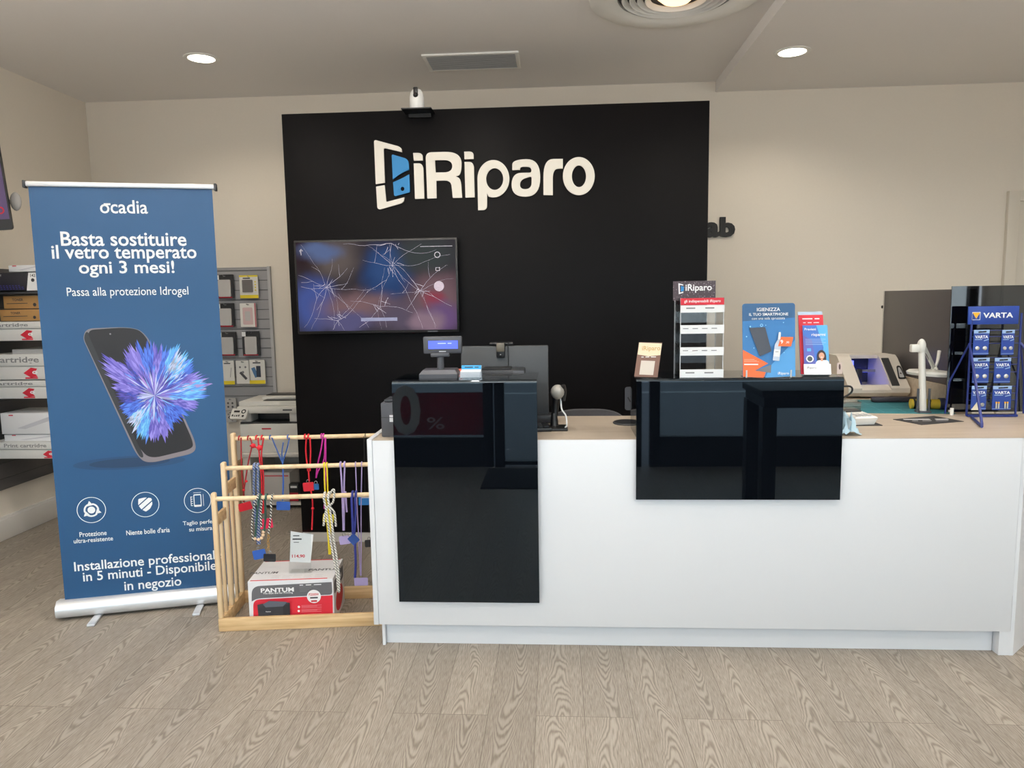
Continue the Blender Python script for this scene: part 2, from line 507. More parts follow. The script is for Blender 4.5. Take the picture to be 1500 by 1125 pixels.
# street front behind the viewer: low dark sill wall, dark posts, big panes
FRAMEB = mat('window_frame_black', rgb(20, 21, 23), .4)
struct(MB().box(XW, -.62, YF - .06, YF, 0, .24, FRAMEB).box(.86, XR, YF - .06, YF, 0, .24, FRAMEB)
       .box(XW, XR, YF - .06, YF, 2.62, ZC, WALL), 'wall_front')
for n, (a, b, z0) in enumerate(((-3.5, -.62, .24), (-.52, .7, .02), (.86, 4.2, .24))):
    w = MB()
    for x in (a, b): w.box(x - .045, x + .045, YF - .06, YF + .01, 0, 2.62, FRAMEB, bev=.004)
    w.box(a, b, YF - .06, YF + .01, z0, z0 + .035, FRAMEB).box(a, b, YF - .06, YF + .01, 2.58, 2.62, FRAMEB)
    w.box(a, b, YF - .035, YF - .027, z0 + .03, 2.59, GLASS)
    struct(w, 'window_%d' % (n + 1) if n != 1 else 'door_2')
ASPH = mat('asphalt', rgb(146, 148, 152), .9, noise=.3, nscale=14)
struct(MB().box(-30, 30, -30, YF - .06, -.12, -.02, ASPH), 'ground_street')
struct(MB().box(-30, 30, -5.9, -5.75, -.02, -.012, mat('road_paint', rgb(225, 226, 226), .7)), 'road_line')

# ================================================================== CEILING FITTINGS
def downlight(x, y, z, label):
    t = thing('recessed_downlight', label, 'ceiling light', (x, y, z), 0, 'recessed ceiling downlights')
    T = frame((x, y, z))
    MB().lathe([(.082, -.004), (.1, -.006), (.108, -.004), (.108, 0), (.082, 0), (.082, -.004)], WHITEP, T).build('rim', t)
    L = mat('lamp_glow', (1, .93, .78, 1), .5, emit=6)
    MB().lathe([(.0001, -.003), (.083, -.003), (.083, -.001), (.0001, -.001)], L, T).build('lamp_lens', t)
    l = bpy.data.lights.new('downlight_lamp', 'SPOT'); l.energy = 34; l.color = (1, .90, .76); l.spot_size = R(150); l.spot_blend = .7; l.shadow_soft_size = .07
    o = bpy.data.objects.new('downlight_lamp', l); COL.objects.link(o); o.location = (0, 0, -.012); o.parent = t
downlight(-2.245, 4.75, ZC, 'lit round recessed downlight in the plain ceiling above the blue roll-up banner')
downlight(1.46, 4.80, ZS, 'lit round recessed downlight in the dropped ceiling above the battery stand')
# air vent
t = thing('ceiling_vent', 'rectangular white slatted air vent in the ceiling above the security camera', 'air vent', (-.535, 4.99, ZC))
T = frame((-.535, 4.99, ZC))
v = MB()
for a in ((-.31, .31, -.165, -.14), (-.31, .31, .14, .165), (-.31, -.285, -.14, .14), (.285, .31, -.14, .14)):
    v.box(a[0], a[1], a[2], a[3], -.012, 0, WHITEP, T, bev=.003)
v.build('frame', t)
v = MB().box(-.285, .285, -.14, .14, -.001, 0, mat('duct_dark', rgb(112, 110, 108), .8), T)
v.build('duct_opening', t)
v = MB()
for k in range(13):
    y = -.13 + k * .0216
    v.box(-.285, .285, -.009, .009, -.0012, .0012, mat('vent_grey', rgb(196, 194, 190), .5), T @ Matrix.Translation((0, y, -.008)) @ Matrix.Rotation(R(38), 4, 'X'))
v.build('slats', t)
# round multi-cone diffuser
t = thing('round_ceiling_diffuser', 'large round white ringed air diffuser with a glowing lamp inside, at the ceiling', 'air diffuser', (.63, 4.02, ZC))
T = frame((.63, 4.02, ZC))
MB().box(-.5, .5, -.5, .5, -.004, 0, CEIL, T).build('mounting_plate', t)
MB().lathe([(.30, -.02), (.34, -.032), (.40, -.034), (.445, -.022), (.45, -.004), (.30, -.004), (.30, -.02)], WHITEP, T, 64).build('outer_ring', t)
for k, r in enumerate((.275, .235, .195, .155)):
    MB().lathe([(r - .024, -.012 - .004 * k), (r, -.030 - .004 * k), (r + .005, -.026 - .004 * k), (r - .018, -.006 - .004 * k), (r - .024, -.012 - .004 * k)], WHITEP, T, 56).build('ring', t)
MB().lathe([(.0001, -.006), (.32, -.006), (.32, -.005)], mat('diffuser_dark', rgb(92, 92, 96), .7), T, 48).build('back_pan', t)
MB().lathe([(.0001, -.052), (.07, -.046), (.1, -.02), (.1, -.008)], mat('warm_glow', (1, .62, .34, 1), .5, emit=2.2), T, 32).build('lamp_dome', t)

# ================================================================== BLACK PARTITION AND ITS SIGN
YP = 4.40
pt = thing('black_partition', 'tall matt black partition board carrying the white shop sign and the screen', 'partition', (-.37, YP + .04, 0))
b = MB().box(-1.615, .884, YP, YP + .09, .062, 2.612, BOARD, bev=.003)
b.build('board', pt)
MB().box(-1.61, .88, YP + .004, YP + .086, 0, .062, mat('partition_foot_white', rgb(205, 203, 198), .5)).build('foot_rail', pt)

sg = thing('shop_sign', 'white raised iRiparo lettering with a blue phone emblem on the black partition', 'sign', (-.42, YP, 2.03))
SF = face((0, YP, 0))
def sp(u, v): return on(SF, 530 + u / 4.16667, 190 + v / 4.16667)
def sl(pts):
    k = .0009
    q = [(*sp(p[0], p[1]), (p[2] if len(p) > 2 else 0) * k) for p in pts]
    return rp(q, 8)
def se(cu_, cv_, ru, rv, n=48): return [sp(cu_ + ru * math.cos(2 * math.pi * k / n), cv_ + rv * math.sin(2 * math.pi * k / n)) for k in range(n)]
def sgn(name, loops, m, dep=.012): return MB().shape(loops, m, SF, z=.0005, depth=dep).build(name, sg, smooth=0)
sgn('emblem_frame', [sl([(77, 63, 18), (243, 108, 30), (247, 139, 2), (135, 112, 16), (143, 325, 2), (88, 334, 2)])], SIGNW)
sgn('emblem_frame', [sl([(90, 349, 2), (142, 340, 2), (151, 443, 10), (262, 414, 2), (258, 447, 28), (98, 493, 28)])], SIGNW)
sgn('emblem_screen', [sl([(185, 152, 12), (286, 182, 28), (291, 246, 4), (240, 268, 30), (192, 306, 4)])], SIGNB)
sgn('emblem_screen', [sl([(193, 322, 4), (244, 301, 30), (292, 274, 4), (296, 383, 6), (200, 409, 14)]), se(251, 363, 11, 13)], SIGNB)
sgn('letter', [sl([(315, 144, 2), (372, 144, 44), (374, 190, 2), (320, 191, 2)])], SIGNW)
sgn('letter', [sl([(319, 208, 2), (376, 206, 44), (383, 422, 2), (327, 424, 2)])], SIGNW)
sgn('letter', [sl([(391, 141, 40), (609, 135, 110), (610, 276, 70), (573, 286, 5), (605, 300, 40), (614, 417, 2), (557, 418, 2), (546, 311, 40), (456, 313, 2), (458, 420, 2), (402, 422, 2)]),
               sl([(448, 188, 2), (553, 187, 55), (554, 262, 55), (452, 263, 2)])], SIGNW)
sgn('letter', [sl([(626, 136, 2), (683, 135, 44), (684, 181, 2), (628, 182, 2)])], SIGNW)
sgn('letter', [sl([(628, 199, 2), (685, 198, 44), (690, 414, 2), (634, 416, 2)])], SIGNW)
pl = [sp(804 + 97 * math.cos(R(a)), 301 + 114 * math.sin(R(a))) for a in range(-180, 113, 6)]
pl += [sp(765, 388), *sl([(766, 400), (765, 492, 30), (711, 493, 2)])[1:], sp(711, 493)]
sgn('letter', [pl, se(812, 303, 52, 66)], SIGNW)
sgn('letter', [sl([(919, 248, 2), (919, 184, 90), (1088, 180, 110), (1090, 408, 120), (915, 412, 120), (915, 266, 95), (1036, 264, 14), (1034, 229, 30), (968, 227, 26), (966, 247, 2)]),
               sl([(966, 307, 50), (1037, 286, 14), (1036, 363, 62), (966, 366, 50)])], SIGNW)
sgn('letter', [sl([(1109, 401, 2), (1108, 182, 115), (1227, 180, 2), (1227, 238, 2), (1166, 241, 62), (1166, 401, 2)])], SIGNW)
sgn('letter', [se(1324, 285, 97, 116), se(1325, 286, 43, 66)], SIGNW)

wl = thing('wall_lettering', 'black raised letters ab on the beige wall beside the black partition', 'sign', (1.24, YB, 1.9))
WF = face((0, YB, 0))
LB = mat('letter_black', rgb(10, 10, 11), .6)
MB().text('b', LB, WF, 1.276, 2.012, w=.112, h=.148, bold=.05, z=.0005, depth=.018).build('letter', wl, smooth=0)
MB().text('a', LB, WF, 1.163, 1.994, w=.112, h=.112, bold=.05, z=.0005, depth=.018).build('letter', wl, smooth=0)

# shelf and camera on top of the partition
o = MB().box(-.872, -.70, 4.27, 4.40, 2.586, 2.592, BLACK).box(-.85, -.72, 4.385, 4.40, 2.566, 2.586, BLACK).build('wall_shelf', loc=(-.786, 4.335, 2.566))
tag(o, 'small black bracket shelf on the upper edge of the black partition', 'shelf')
c = thing('security_camera', 'small white dome security camera standing on the black bracket shelf', 'camera', (-.79, 4.33, 2.592))
T = frame((-.79, 4.33, 2.592))
MB().lathe([(.0001, 0), (.038, 0), (.041, .012), (.042, .04), (.041, .07), (.036, .095), (.024, .112), (.0001, .118)], mat('camera_white', rgb(240, 240, 238), .3), T, 32).build('body', c)
MB().box(-.013, .013, -.045, -.030, .068, .118, BLACK, T, bev=.006).ball((0, -.037, .075), .015, BLACK, T).build('lens_band', c)

# ------------------------------------------------------------------ the screen on the partition
tv = thing('wall_screen', 'slim black television on the partition showing a cracked phone picture', 'television', (-1.066, 4.33, 1.33))
TF = face((-1.066, 4.33, 1.591))
W2, H2 = .489, .277
MB().box(-1.066 - W2, -1.066 + W2, 4.332, 4.37, 1.591 - H2, 1.591 + H2, BLACK, bev=.004).build('housing', tv)
MB().box(-1.2, -.93, 4.37, 4.40, 1.45, 1.7, BLACK).build('wall_bracket', tv)
scr = screen_material('cracked_phone_screen', rgb(72, 66, 72), [
    (-.40, .50, .16, .13, rgb(62, 44, 46), .6), (-.24, .44, .12, .12, rgb(120, 108, 104), .7), (-.33, .47, .12, .05, rgb(112, 130, 176), .6),
    (.07, .33, .15, .17, rgb(56, 82, 132), .4), (.07, .37, .10, .10, rgb(66, 96, 150), .5),
    (-.38, .16, .13, .15, rgb(88, 106, 178), .5), (-.10, .14, .22, .09, rgb(150, 118, 122), .6), (.18, .08, .2, .09, rgb(112, 100, 120), .6),
    (.36, .2, .16, .14, rgb(140, 110, 118), .6), (.34, .18, .06, .04, rgb(170, 82, 98), .7), (.30, .44, .16, .10, rgb(78, 84, 84), .6),
    (.40, .07, .12, .08, rgb(130, 100, 148), .6), (.3, .05, .1, .06, rgb(168, 140, 156), .5), (-.2, .05, .16, .06, rgb(110, 106, 150), .6)], .62)
s = MB().shape([rect(-W2 + .012, W2 - .012, -H2 + .016, H2 - .012)], scr, TF, z=0)
def glow(n, c, e): return mat(n, c, .5, emit=e)
CRK = glow('crack_light', rgb(170, 164, 180), .55); ICN = glow('screen_icon', rgb(170, 166, 176), .4); DIM = glow('screen_bar', rgb(120, 122, 150), .5)
rc = random.Random(11)
def crack(x, y, a, ln, w, z=.0012):
    pts = [(x, y)]
    n = max(3, int(ln / .03))
    for k in range(n):
        a += rc.uniform(-.22, .22)
        x += math.cos(a) * ln / n; y += math.sin(a) * ln / n
        if abs(x) > W2 - .016 or abs(y) > H2 - .02: break
        pts.append((x, y))
    for k in range(len(pts) - 1):
        s.shape([band(*pts[k], *pts[k + 1], w * (1 - .6 * k / n))], CRK, TF, z=z)
    return pts
for (cx, cy, n) in ((-.30, 0, 11), (.10, .12, 8), (.26, -.03, 8), (-.24, -.2, 7), (.02, -.12, 5), (.1, .25, 5)):
    a0 = rc.uniform(0, 6)
    for k in range(n):
        p = crack(cx, cy, a0 + k * 6.28 / n + rc.uniform(-.25, .25), rc.uniform(.12, .42), rc.uniform(.0008, .0019))
        if len(p) > 4 and rc.random() < .5: crack(*p[3], a0 + rc.uniform(0, 6), rc.uniform(.05, .16), .0012)
    for k in range(5):
        crack(cx + rc.uniform(-.04, .04), cy + rc.uniform(-.04, .04), rc.uniform(0, 6.28), rc.uniform(.03, .06), .0022)
s.shape([ell(.375, -.005, .030)], glow('screen_button', rgb(168, 154, 166), .6), TF, z=.0016)
s.shape([ell(.37, .178, .018), ell(.37, .178, .014)], ICN, TF, z=.0016).shape([rect(.357, .383, .085, .105), rect(.360, .380, .088, .102)], ICN, TF, z=.0016)
s.shape([rect(-.1, .12, -.205, -.185)], DIM, TF, z=.0016).shape([band(-.445, .19, -.445, .225, .003), band(-.445, .226, -.455, .214, .003), band(-.445, .226, -.435, .214, .003)], ICN, TF, z=.0016)
s.shape([rect(.27, .46, .226, .229)], ICN, TF, z=.0016)
so = s.build('screen', tv, smooth=0)
MB().box(-1.066 + .30, -1.066 + .36, 4.329, 4.333, 1.591 - H2 + .003, 1.591 - H2 + .010, GREYP).build('maker_badge', tv)

# ================================================================== COUNTER
YC, XL, XRR, ZT = 3.009, -.783, 1.862, .919
ct = thing('service_counter', 'long white shop counter with a pale wooden top and recessed plinth', 'counter', (.54, 3.3, 0))
PTS = [(XL, YC), (XRR, YC), (2.42, 3.53), (2.42, 3.62), (XL, 3.62)]
def prism(pts, z0, z1, m, mb):
    n = len(pts)
    vs = [(x, y, z0) for x, y in pts] + [(x, y, z1) for x, y in pts]
    fs = [tuple(range(n - 1, -1, -1)), tuple(range(n, 2 * n))] + [(k, (k + 1) % n, (k + 1) % n + n, k + n) for k in range(n)]
    return mb.add(vs, fs, m)
prism([(XL, YC), (XRR, YC), (2.42, 3.53), (2.42, 3.62), (XL, 3.62)], ZT - .002, ZT, TOPW, MB()).build('worktop', ct, smooth=0)
MB().box(XL, XRR, YC, YC + .02, .104, ZT - .002, WHITE, bev=.0015).build('front_panel', ct)
MB().box(XL + .022, XRR - .045, YC + .045, YC + .06, 0, .104, WHITE).build('plinth', ct)
MB().box(XL - .022, XL - .001, YC - .004, 3.62, .104, ZT + .004, WHITE, bev=.0015).box(XL + .008, XL + .02, YC + .02, 3.60, 0, .104, WHITE).build('side_panel', ct)
prism([(XRR + .001, YC + .002), (XRR + .016, YC + .002), (2.42, 3.515), (2.42, 3.53)], 0, ZT - .003, WHITE, MB()).box(XRR - .042, XRR + .002, YC + .003, YC + .075, 0, .1035, WHITE).build('side_panel', ct, smooth=0)
prism([(XL + .02, 3.59), (XL + .02, 3.6), (2.4, 3.6), (2.4, 3.59)], .02, ZT - .003, WHITE, MB()).build('back_panel', ct, smooth=0)

def riser(name, label, x0, x1, zb):
    t = thing(name, label, 'display stand', ((x0 + x1) / 2, 3.12, ZT))
    b = MB()
    r = .014                                     # front sheet rolling over into the top
    prof = [(2.985, zb)] + [(2.985 + r - r * math.cos(R(q)), 1.172 - r + r * math.sin(R(q))) for q in range(0, 91, 15)] + [(3.29, 1.172), (3.29, 1.164), (3.0, 1.164), (2.997, 1.160), (2.997, zb)]
    n = len(prof)
    vs = [(x0, y, z) for y, z in prof] + [(x1, y, z) for y, z in prof]
    fs = [tuple(range(n)), tuple(range(2 * n - 1, n - 1, -1))] + [((k + 1) % n, k, k + n, (k + 1) % n + n) for k in range(n)]
    b.add(vs, fs, GLOSS).build('glossy_cover', t, smooth=0)
    for x in (x0 + .006, x1 - .014):
        MB().box(x, x + .008, 3.06, 3.28, ZT, 1.164, GLOSS).build('side_support', t)
    return t
riser('counter_riser', 'tall black glossy panel stand hanging down the counter below the customer display', -.685, -.083, .218)
riser('counter_riser', 'wide short black glossy panel stand below the brochure tower', .322, 1.146, .669)

# extra unseen downlights, added to brighten the room before the counter
for k, (x, y) in enumerate(((-2.25, 3.25), (-2.25, .9), (-.55, 3.2), (-.6, .8), (2.6, 3.2), (2.6, .8), (1.46, 2.9))):
    z = ZS if x > XS else ZC
    t = thing('recessed_downlight', 'one of the added recessed downlights that brighten the shop floor in front of the counter', 'ceiling light', (x, y, z), 0, 'added downlights brightening the shop floor')
    T = frame((x, y, z))
    MB().lathe([(.082, -.004), (.1, -.006), (.108, -.004), (.108, 0), (.082, 0), (.082, -.004)], WHITEP, T).build('rim', t)
    MB().lathe([(.0001, -.003), (.083, -.003), (.083, -.001), (.0001, -.001)], MATS['lamp_glow'], T).build('lamp_lens', t)
    l = bpy.data.lights.new('downlight_lamp', 'AREA'); l.shape = 'DISK'; l.size = .16; l.energy = 9; l.color = (1, .92, .82); l.spread = R(175)
    o = bpy.data.objects.new('downlight_lamp', l); COL.objects.link(o); o.location = (0, 0, -.012); o.parent = t

# unseen pendant uplighters, added to lift the ceiling and wall brightness
for (x0, x1, y) in ((-2.9, .7, 1.9), (1.7, 3.9, 1.9), (-2.9, .7, .5)):
    t = thing('added_uplighter', 'one of the added long white pendant lamps brightening the ceiling in front of the counter', 'ceiling light', ((x0 + x1) / 2, y, 2.46), 0, 'added uplighters brightening the ceiling')
    MB().box(x0, x1, y - .05, y + .05, 2.42, 2.46, WHITEP, bev=.006).build('housing', t)
    MB().box(x0 + .02, x1 - .02, y - .04, y + .04, 2.46, 2.463, MATS['lamp_glow']).build('lamp_strip', t)
    for x in (x0 + .3, x1 - .3): MB().tube([(x, y, 2.46), (x, y, ZS if x > XS else ZC)], .004, STEEL).build('hanger', t)
    l = bpy.data.lights.new('added_uplight', 'AREA'); l.shape = 'RECTANGLE'; l.size = x1 - x0 - .04; l.size_y = .08; l.energy = 25 * (x1 - x0); l.color = (1, .95, .90); l.spread = R(180)
    o = bpy.data.objects.new('added_uplight', l); COL.objects.link(o); o.location = (0, 0, .01); o.rotation_euler = (R(180), 0, 0); o.parent = t

# ================================================================== ROLL-UP BANNER
BA = R(16.2)
BB = Vector((-2.42, 3.262, 0))
bn = thing('roll_up_banner', 'tall blue roll-up banner with a phone picture standing beside the wooden lanyard rack', 'banner', BB, BA)
BT = frame(BB, BA)
c = MB()
pr = [(-.035, .012), (.03, .012), (.045, .03), (.045, .05), (.03, .085), (-.02, .092), (-.045, .07), (-.05, .04), (-.045, .02)]
vs = [(x, y, z) for x in (0, .828) for (y, z) in pr]; n = len(pr)
c.add(vs, [tuple(range(n)), tuple(range(2 * n - 1, n - 1, -1))] + [((k + 1) % n, k, k + n, (k + 1) % n + n) for k in range(n)], SILVER, BT)
c.build('base_cassette', bn, smooth=50)
for x in (.165, .63):
    MB().box(x, x + .035, -.15, .12, 0, .013, SILVER, BT, bev=.004).build('foot', bn)
MB().tube([(.43, .02, .08), (.43, .02, 2.06)], .012, SILVER, BT).build('pole', bn)
c = MB().box(.02, .828, -.012, .012, 2.045, 2.068, SILVER, BT, bev=.006)
for x in (.012, .826): c.box(x, x + .012, -.016, .016, 2.038, 2.072, DARKP, BT, bev=.003)
c.build('top_rail', bn)
BF = face(BB, BA)
S = MB()
BLUE = mat('banner_blue', rgb(24, 73, 116), .5)
BLUED = mat('banner_shadow_print', rgb(23, 64, 103), .5); BLUED2 = mat('banner_shadow_print_deep', rgb(22, 52, 85), .5)
S.shape([rect(.031, .816, .085, 2.05)], BLUE, BF, z=0)
WP = mat('print_white', rgb(244, 246, 248), .6)
def bt(st, px, py, w, h=None, bold=0, **k):
    """line of print centred on a spot of the banner"""
    a = on(BF, px - w / 2, py); b_ = on(BF, px + w / 2, py)
    cx, cy = on(BF, px, py)
    S.text(st, WP, BF, cx, cy, w=math.hypot(b_[0] - a[0], 0), h=h, bold=bold, z=.0012, **k)
bt('ocadia', 181.5, 303, 70, .062, .012)
S.shape([band(*on(BF, 152, 299.2), *on(BF, 162, 299.2), .009)], WP, BF, z=.0012)
bt('Basta sostituire', 182.5, 350, 184, .066, .016)
bt('il vetro temperato', 184, 372, 212, .083, .016)
bt('ogni 3 mesi!', 186.5, 394, 140, .078, .016)
bt('Passa alla protezione Idrogel', 188.5, 428.5, 178, .052, .004)
bt('Protezione', 136.5, 781.6, 40, .024, .01); bt('ultra-resistente', 137, 790.5, 58, .022, .01)
bt('Niente bolle d\'aria', 217, 778, 64, .026, .01)
bt('Taglio perfetto', 295, 765.5, 54, .027, .01); bt('su misura', 294, 774.5, 34, .02, .01)
def bl(st, x0, x1, yc, h, bold):
    a = on(BF, x0, yc); b_ = on(BF, x1, yc)
    cx = (a[0] + b_[0]) / 2
    S.text(st, WP, BF, cx, on(BF, (x0 + x1) / 2, yc)[1], w=b_[0] - a[0], h=h, bold=bold, z=.0012)
bl('Installazione professionale', 108, 325.5, 823, .062, .012)
bl('in 5 minuti - Disponibile', 121, 317.5, 838.5, .062, .012)
bl('in negozio', 182, 266, 857, .060, .012)
# icons
def ring(px, py, r, w=.003):
    c = on(BF, px, py); S.shape([ell(*c, r), ell(*c, r - w)], WP, BF, z=.0012); return c
c = ring(134, 747, .064)
S.shape([ell(*c, .017)], WP, BF, z=.0012)
for k in range(3):
    a = R(100 + 120 * k)
    arc = [(c[0] + .034 * math.cos(a + R(q)), c[1] + .034 * math.sin(a + R(q))) for q in range(0, 101, 10)]
    arc2 = [(c[0] + .026 * math.cos(a + R(q)), c[1] + .026 * math.sin(a + R(q))) for q in range(100, -1, -10)]
    S.shape([arc + arc2], WP, BF, z=.0012)
    e = (c[0] + .03 * math.cos(a), c[1] + .03 * math.sin(a))
    S.shape([[(e[0] + .016 * math.cos(a + q), e[1] + .016 * math.sin(a + q)) for q in (0, 2.1, 4.2)]], WP, BF, z=.0012)
c = ring(213, 739, .063)
sh = [(-.03, .03), (0, .036), (.03, .03), (.032, 0), (.02, -.022), (0, -.036), (-.02, -.022), (-.032, 0)]
S.shape([rp([(c[0] + x, c[1] + y, .006) for x, y in sh])], WP, BF, z=.0012)
for o_ in (-.010, .008):
    S.shape([band(c[0] - .034 + o_, c[1] - .024 - o_, c[0] + .03 + o_, c[1] + .03 - o_, .005)], BLUE, BF, z=.0016)
c = ring(289.5, 733, .063)
S.shape([rect(c[0] - .018, c[0] + .018, c[1] - .032, c[1] + .032, .006), rect(c[0] - .014, c[0] + .014, c[1] - .022, c[1] + .026)], WP, BF, z=.0012)
S.shape([rect(c[0] - .032, c[0] - .029, c[1] - .026, c[1] + .022)], WP, BF, z=.0012).shape([rect(c[0] + .026, c[0] + .028, c[1] - .03, c[1] + .03)], WP, BF, z=.0012)
for k in range(5): S.shape([rect(c[0] - .03, c[0] - .022, c[1] - .026 + k * .011, c[1] - .023 + k * .011)], WP, BF, z=.0012)
S.shape([rect(c[0] - .018, c[0] + .018, c[1] + .039, c[1] + .041)], WP, BF, z=.0012)
# printed phone
def pp(u, v): return on(BF, 120 + u / 4.6857, 460 + v / 4.6875)
def pol(pts): return rp([(*pp(p[0], p[1]), (p[2] if len(p) > 2 else 0) * .00075) for p in pts], 8)
for k, (rx, m) in enumerate(((1.0, BLUED), (.72, BLUED2))):
    cx, cy = pp(330, 1020)
    S.shape([ell(cx, cy, .25 * rx, .032 * rx)], m, BF, z=.0003 + .0001 * k)
PH = mat('print_phone_dark', rgb(22, 22, 26), .5); PG = mat('print_phone_grey', rgb(120, 114, 120), .5); PD = mat('print_phone_side', rgb(40, 42, 46), .5)
S.shape([pol([(5, 165, 30), (30, 100, 40), (360, 85, 130), (450, 150, 60), (785, 890, 70), (775, 955, 60), (440, 1030, 80), (370, 960, 60)])], PG, BF, z=.0005)
S.shape([pol([(10, 165, 30), (32, 112, 30), (60, 150), (430, 985, 40), (395, 985, 60)])], PD, BF, z=.0006)
S.shape([pol([(30, 110, 50), (360, 88, 120), (440, 150, 60), (765, 880, 60), (758, 925, 60), (470, 995, 70), (400, 930, 50)])], PH, BF, z=.0007)
S.shape([ell(*pp(195, 137), .004)], PG, BF, z=.0008)
# printed burst of coloured powder: long narrow tongues from the centre outwards
def pcol(n, r, g, b): return mat('print_' + n, rgb(r, g, b), .6)
PC = {'vio': [pcol('violet', 118, 108, 200), pcol('violet_pale', 150, 140, 222), pcol('violet_deep', 84, 78, 176)],
      'blu': [pcol('blue', 66, 104, 206), pcol('blue_mid', 84, 128, 224), pcol('blue_deep', 48, 72, 176)],
      'sky': [pcol('sky', 92, 170, 232), pcol('sky_pale', 130, 202, 240), pcol('blue_mid', 84, 128, 224)],
      'wht': [pcol('pale', 196, 206, 236), pcol('sky_pale', 130, 202, 240), pcol('grey_blue', 150, 160, 190)],
      'pnk': [pcol('lilac', 172, 140, 208), pcol('pale', 196, 206, 236), pcol('violet', 118, 108, 200)],
      'ind': [pcol('indigo', 52, 50, 128), pcol('blue_deep', 48, 72, 176), pcol('violet_deep', 84, 78, 176)]}
OUT = [(895, 465, 'pnk'), (865, 560, 'sky'), (800, 625, 'vio'), (715, 700, 'blu'), (640, 760, 'blu'), (590, 865, 'vio'), (490, 880, 'vio'), (400, 880, 'sky'), (335, 770, 'wht'),
       (275, 690, 'blu'), (235, 560, 'ind'), (190, 470, 'vio'), (110, 290, 'vio'), (160, 270, 'vio'), (290, 350, 'ind'), (275, 215, 'vio'), (330, 205, 'vio'), (400, 180, 'blu'), (450, 160, 'blu'), (520, 205, 'vio'),
       (590, 215, 'blu'), (650, 190, 'sky'), (700, 225, 'wht'), (740, 290, 'sky'), (790, 350, 'blu'), (830, 410, 'vio')]
CU_, CV_ = 500, 560
ang = sorted([(math.atan2(v - CV_, u - CU_), math.hypot(u - CU_, v - CV_), t) for u, v, t in OUT])
def outer(a):
    for k in range(len(ang)):
        a0, r0, t0 = ang[k - 1]; a1, r1, t1 = ang[k]
        if k == 0: a0 -= 2 * math.pi
        if a0 <= a <= a1:
            f = (a - a0) / (a1 - a0 + 1e-9); return r0 + (r1 - r0) * f, (t0 if f < .5 else t1)
    a0, r0, t0 = ang[-1]; a1, r1, t1 = ang[0]; a1 += 2 * math.pi
    f = (a - a0) / (a1 - a0 + 1e-9); return r0 + (r1 - r0) * f, (t0 if f < .5 else t1)
rf = random.Random(3)
tri = []
for k in range(2600):
    lay = k / 2600
    a = rf.uniform(-math.pi, math.pi)
    rr, tone = outer(a)
    r1 = rr * (1.04 - .78 * lay) * rf.uniform(.86, 1.03)
    r0 = r1 * rf.uniform(.25, .55)
    if lay > .62: r1 = rr * rf.uniform(.18, .55); r0 = rf.uniform(-8, 10)
    w = rf.uniform(6, 15) * (1 - .45 * lay)
    if lay > .55 and rf.random() < .35: tone = rf.choice(['blu', 'vio', 'sky', 'ind', 'blu'])
    if lay > .93: tone = rf.choice(['pnk', 'vio', 'wht', 'ind'])
    if -0.95 < a < -0.55 and .15 < lay < .6 and rf.random() < .6: tone = 'wht'
    if -0.35 < a < .15 and .1 < lay < .7 and rf.random() < .7: tone = 'sky'
    tri.append((a + rf.uniform(-.05, .05), a, r0, r1, w, PC[tone][rf.choice((0, 0, 1, 2))], .0009 + lay * .0006))
bfi = BF
for a, b_, r0, r1, w, m, z in tri:
    c0 = (CU_ + r0 * math.cos(a), CV_ + r0 * math.sin(a)); c1 = (CU_ + r1 * math.cos(b_), CV_ + r1 * math.sin(b_))
    mid = ((c0[0] + c1[0] * 2) / 3, (c0[1] + c1[1] * 2) / 3)
    nx, ny = -math.sin(b_), math.cos(b_)
    q = [pp(*c0), pp(mid[0] + nx * w, mid[1] + ny * w), pp(*c1), pp(mid[0] - nx * w, mid[1] - ny * w)]
    S.add([(x, y, z) for x, y in q], [(3, 2, 1, 0)], m, BF)
S.build('banner_sheet', bn, smooth=0)

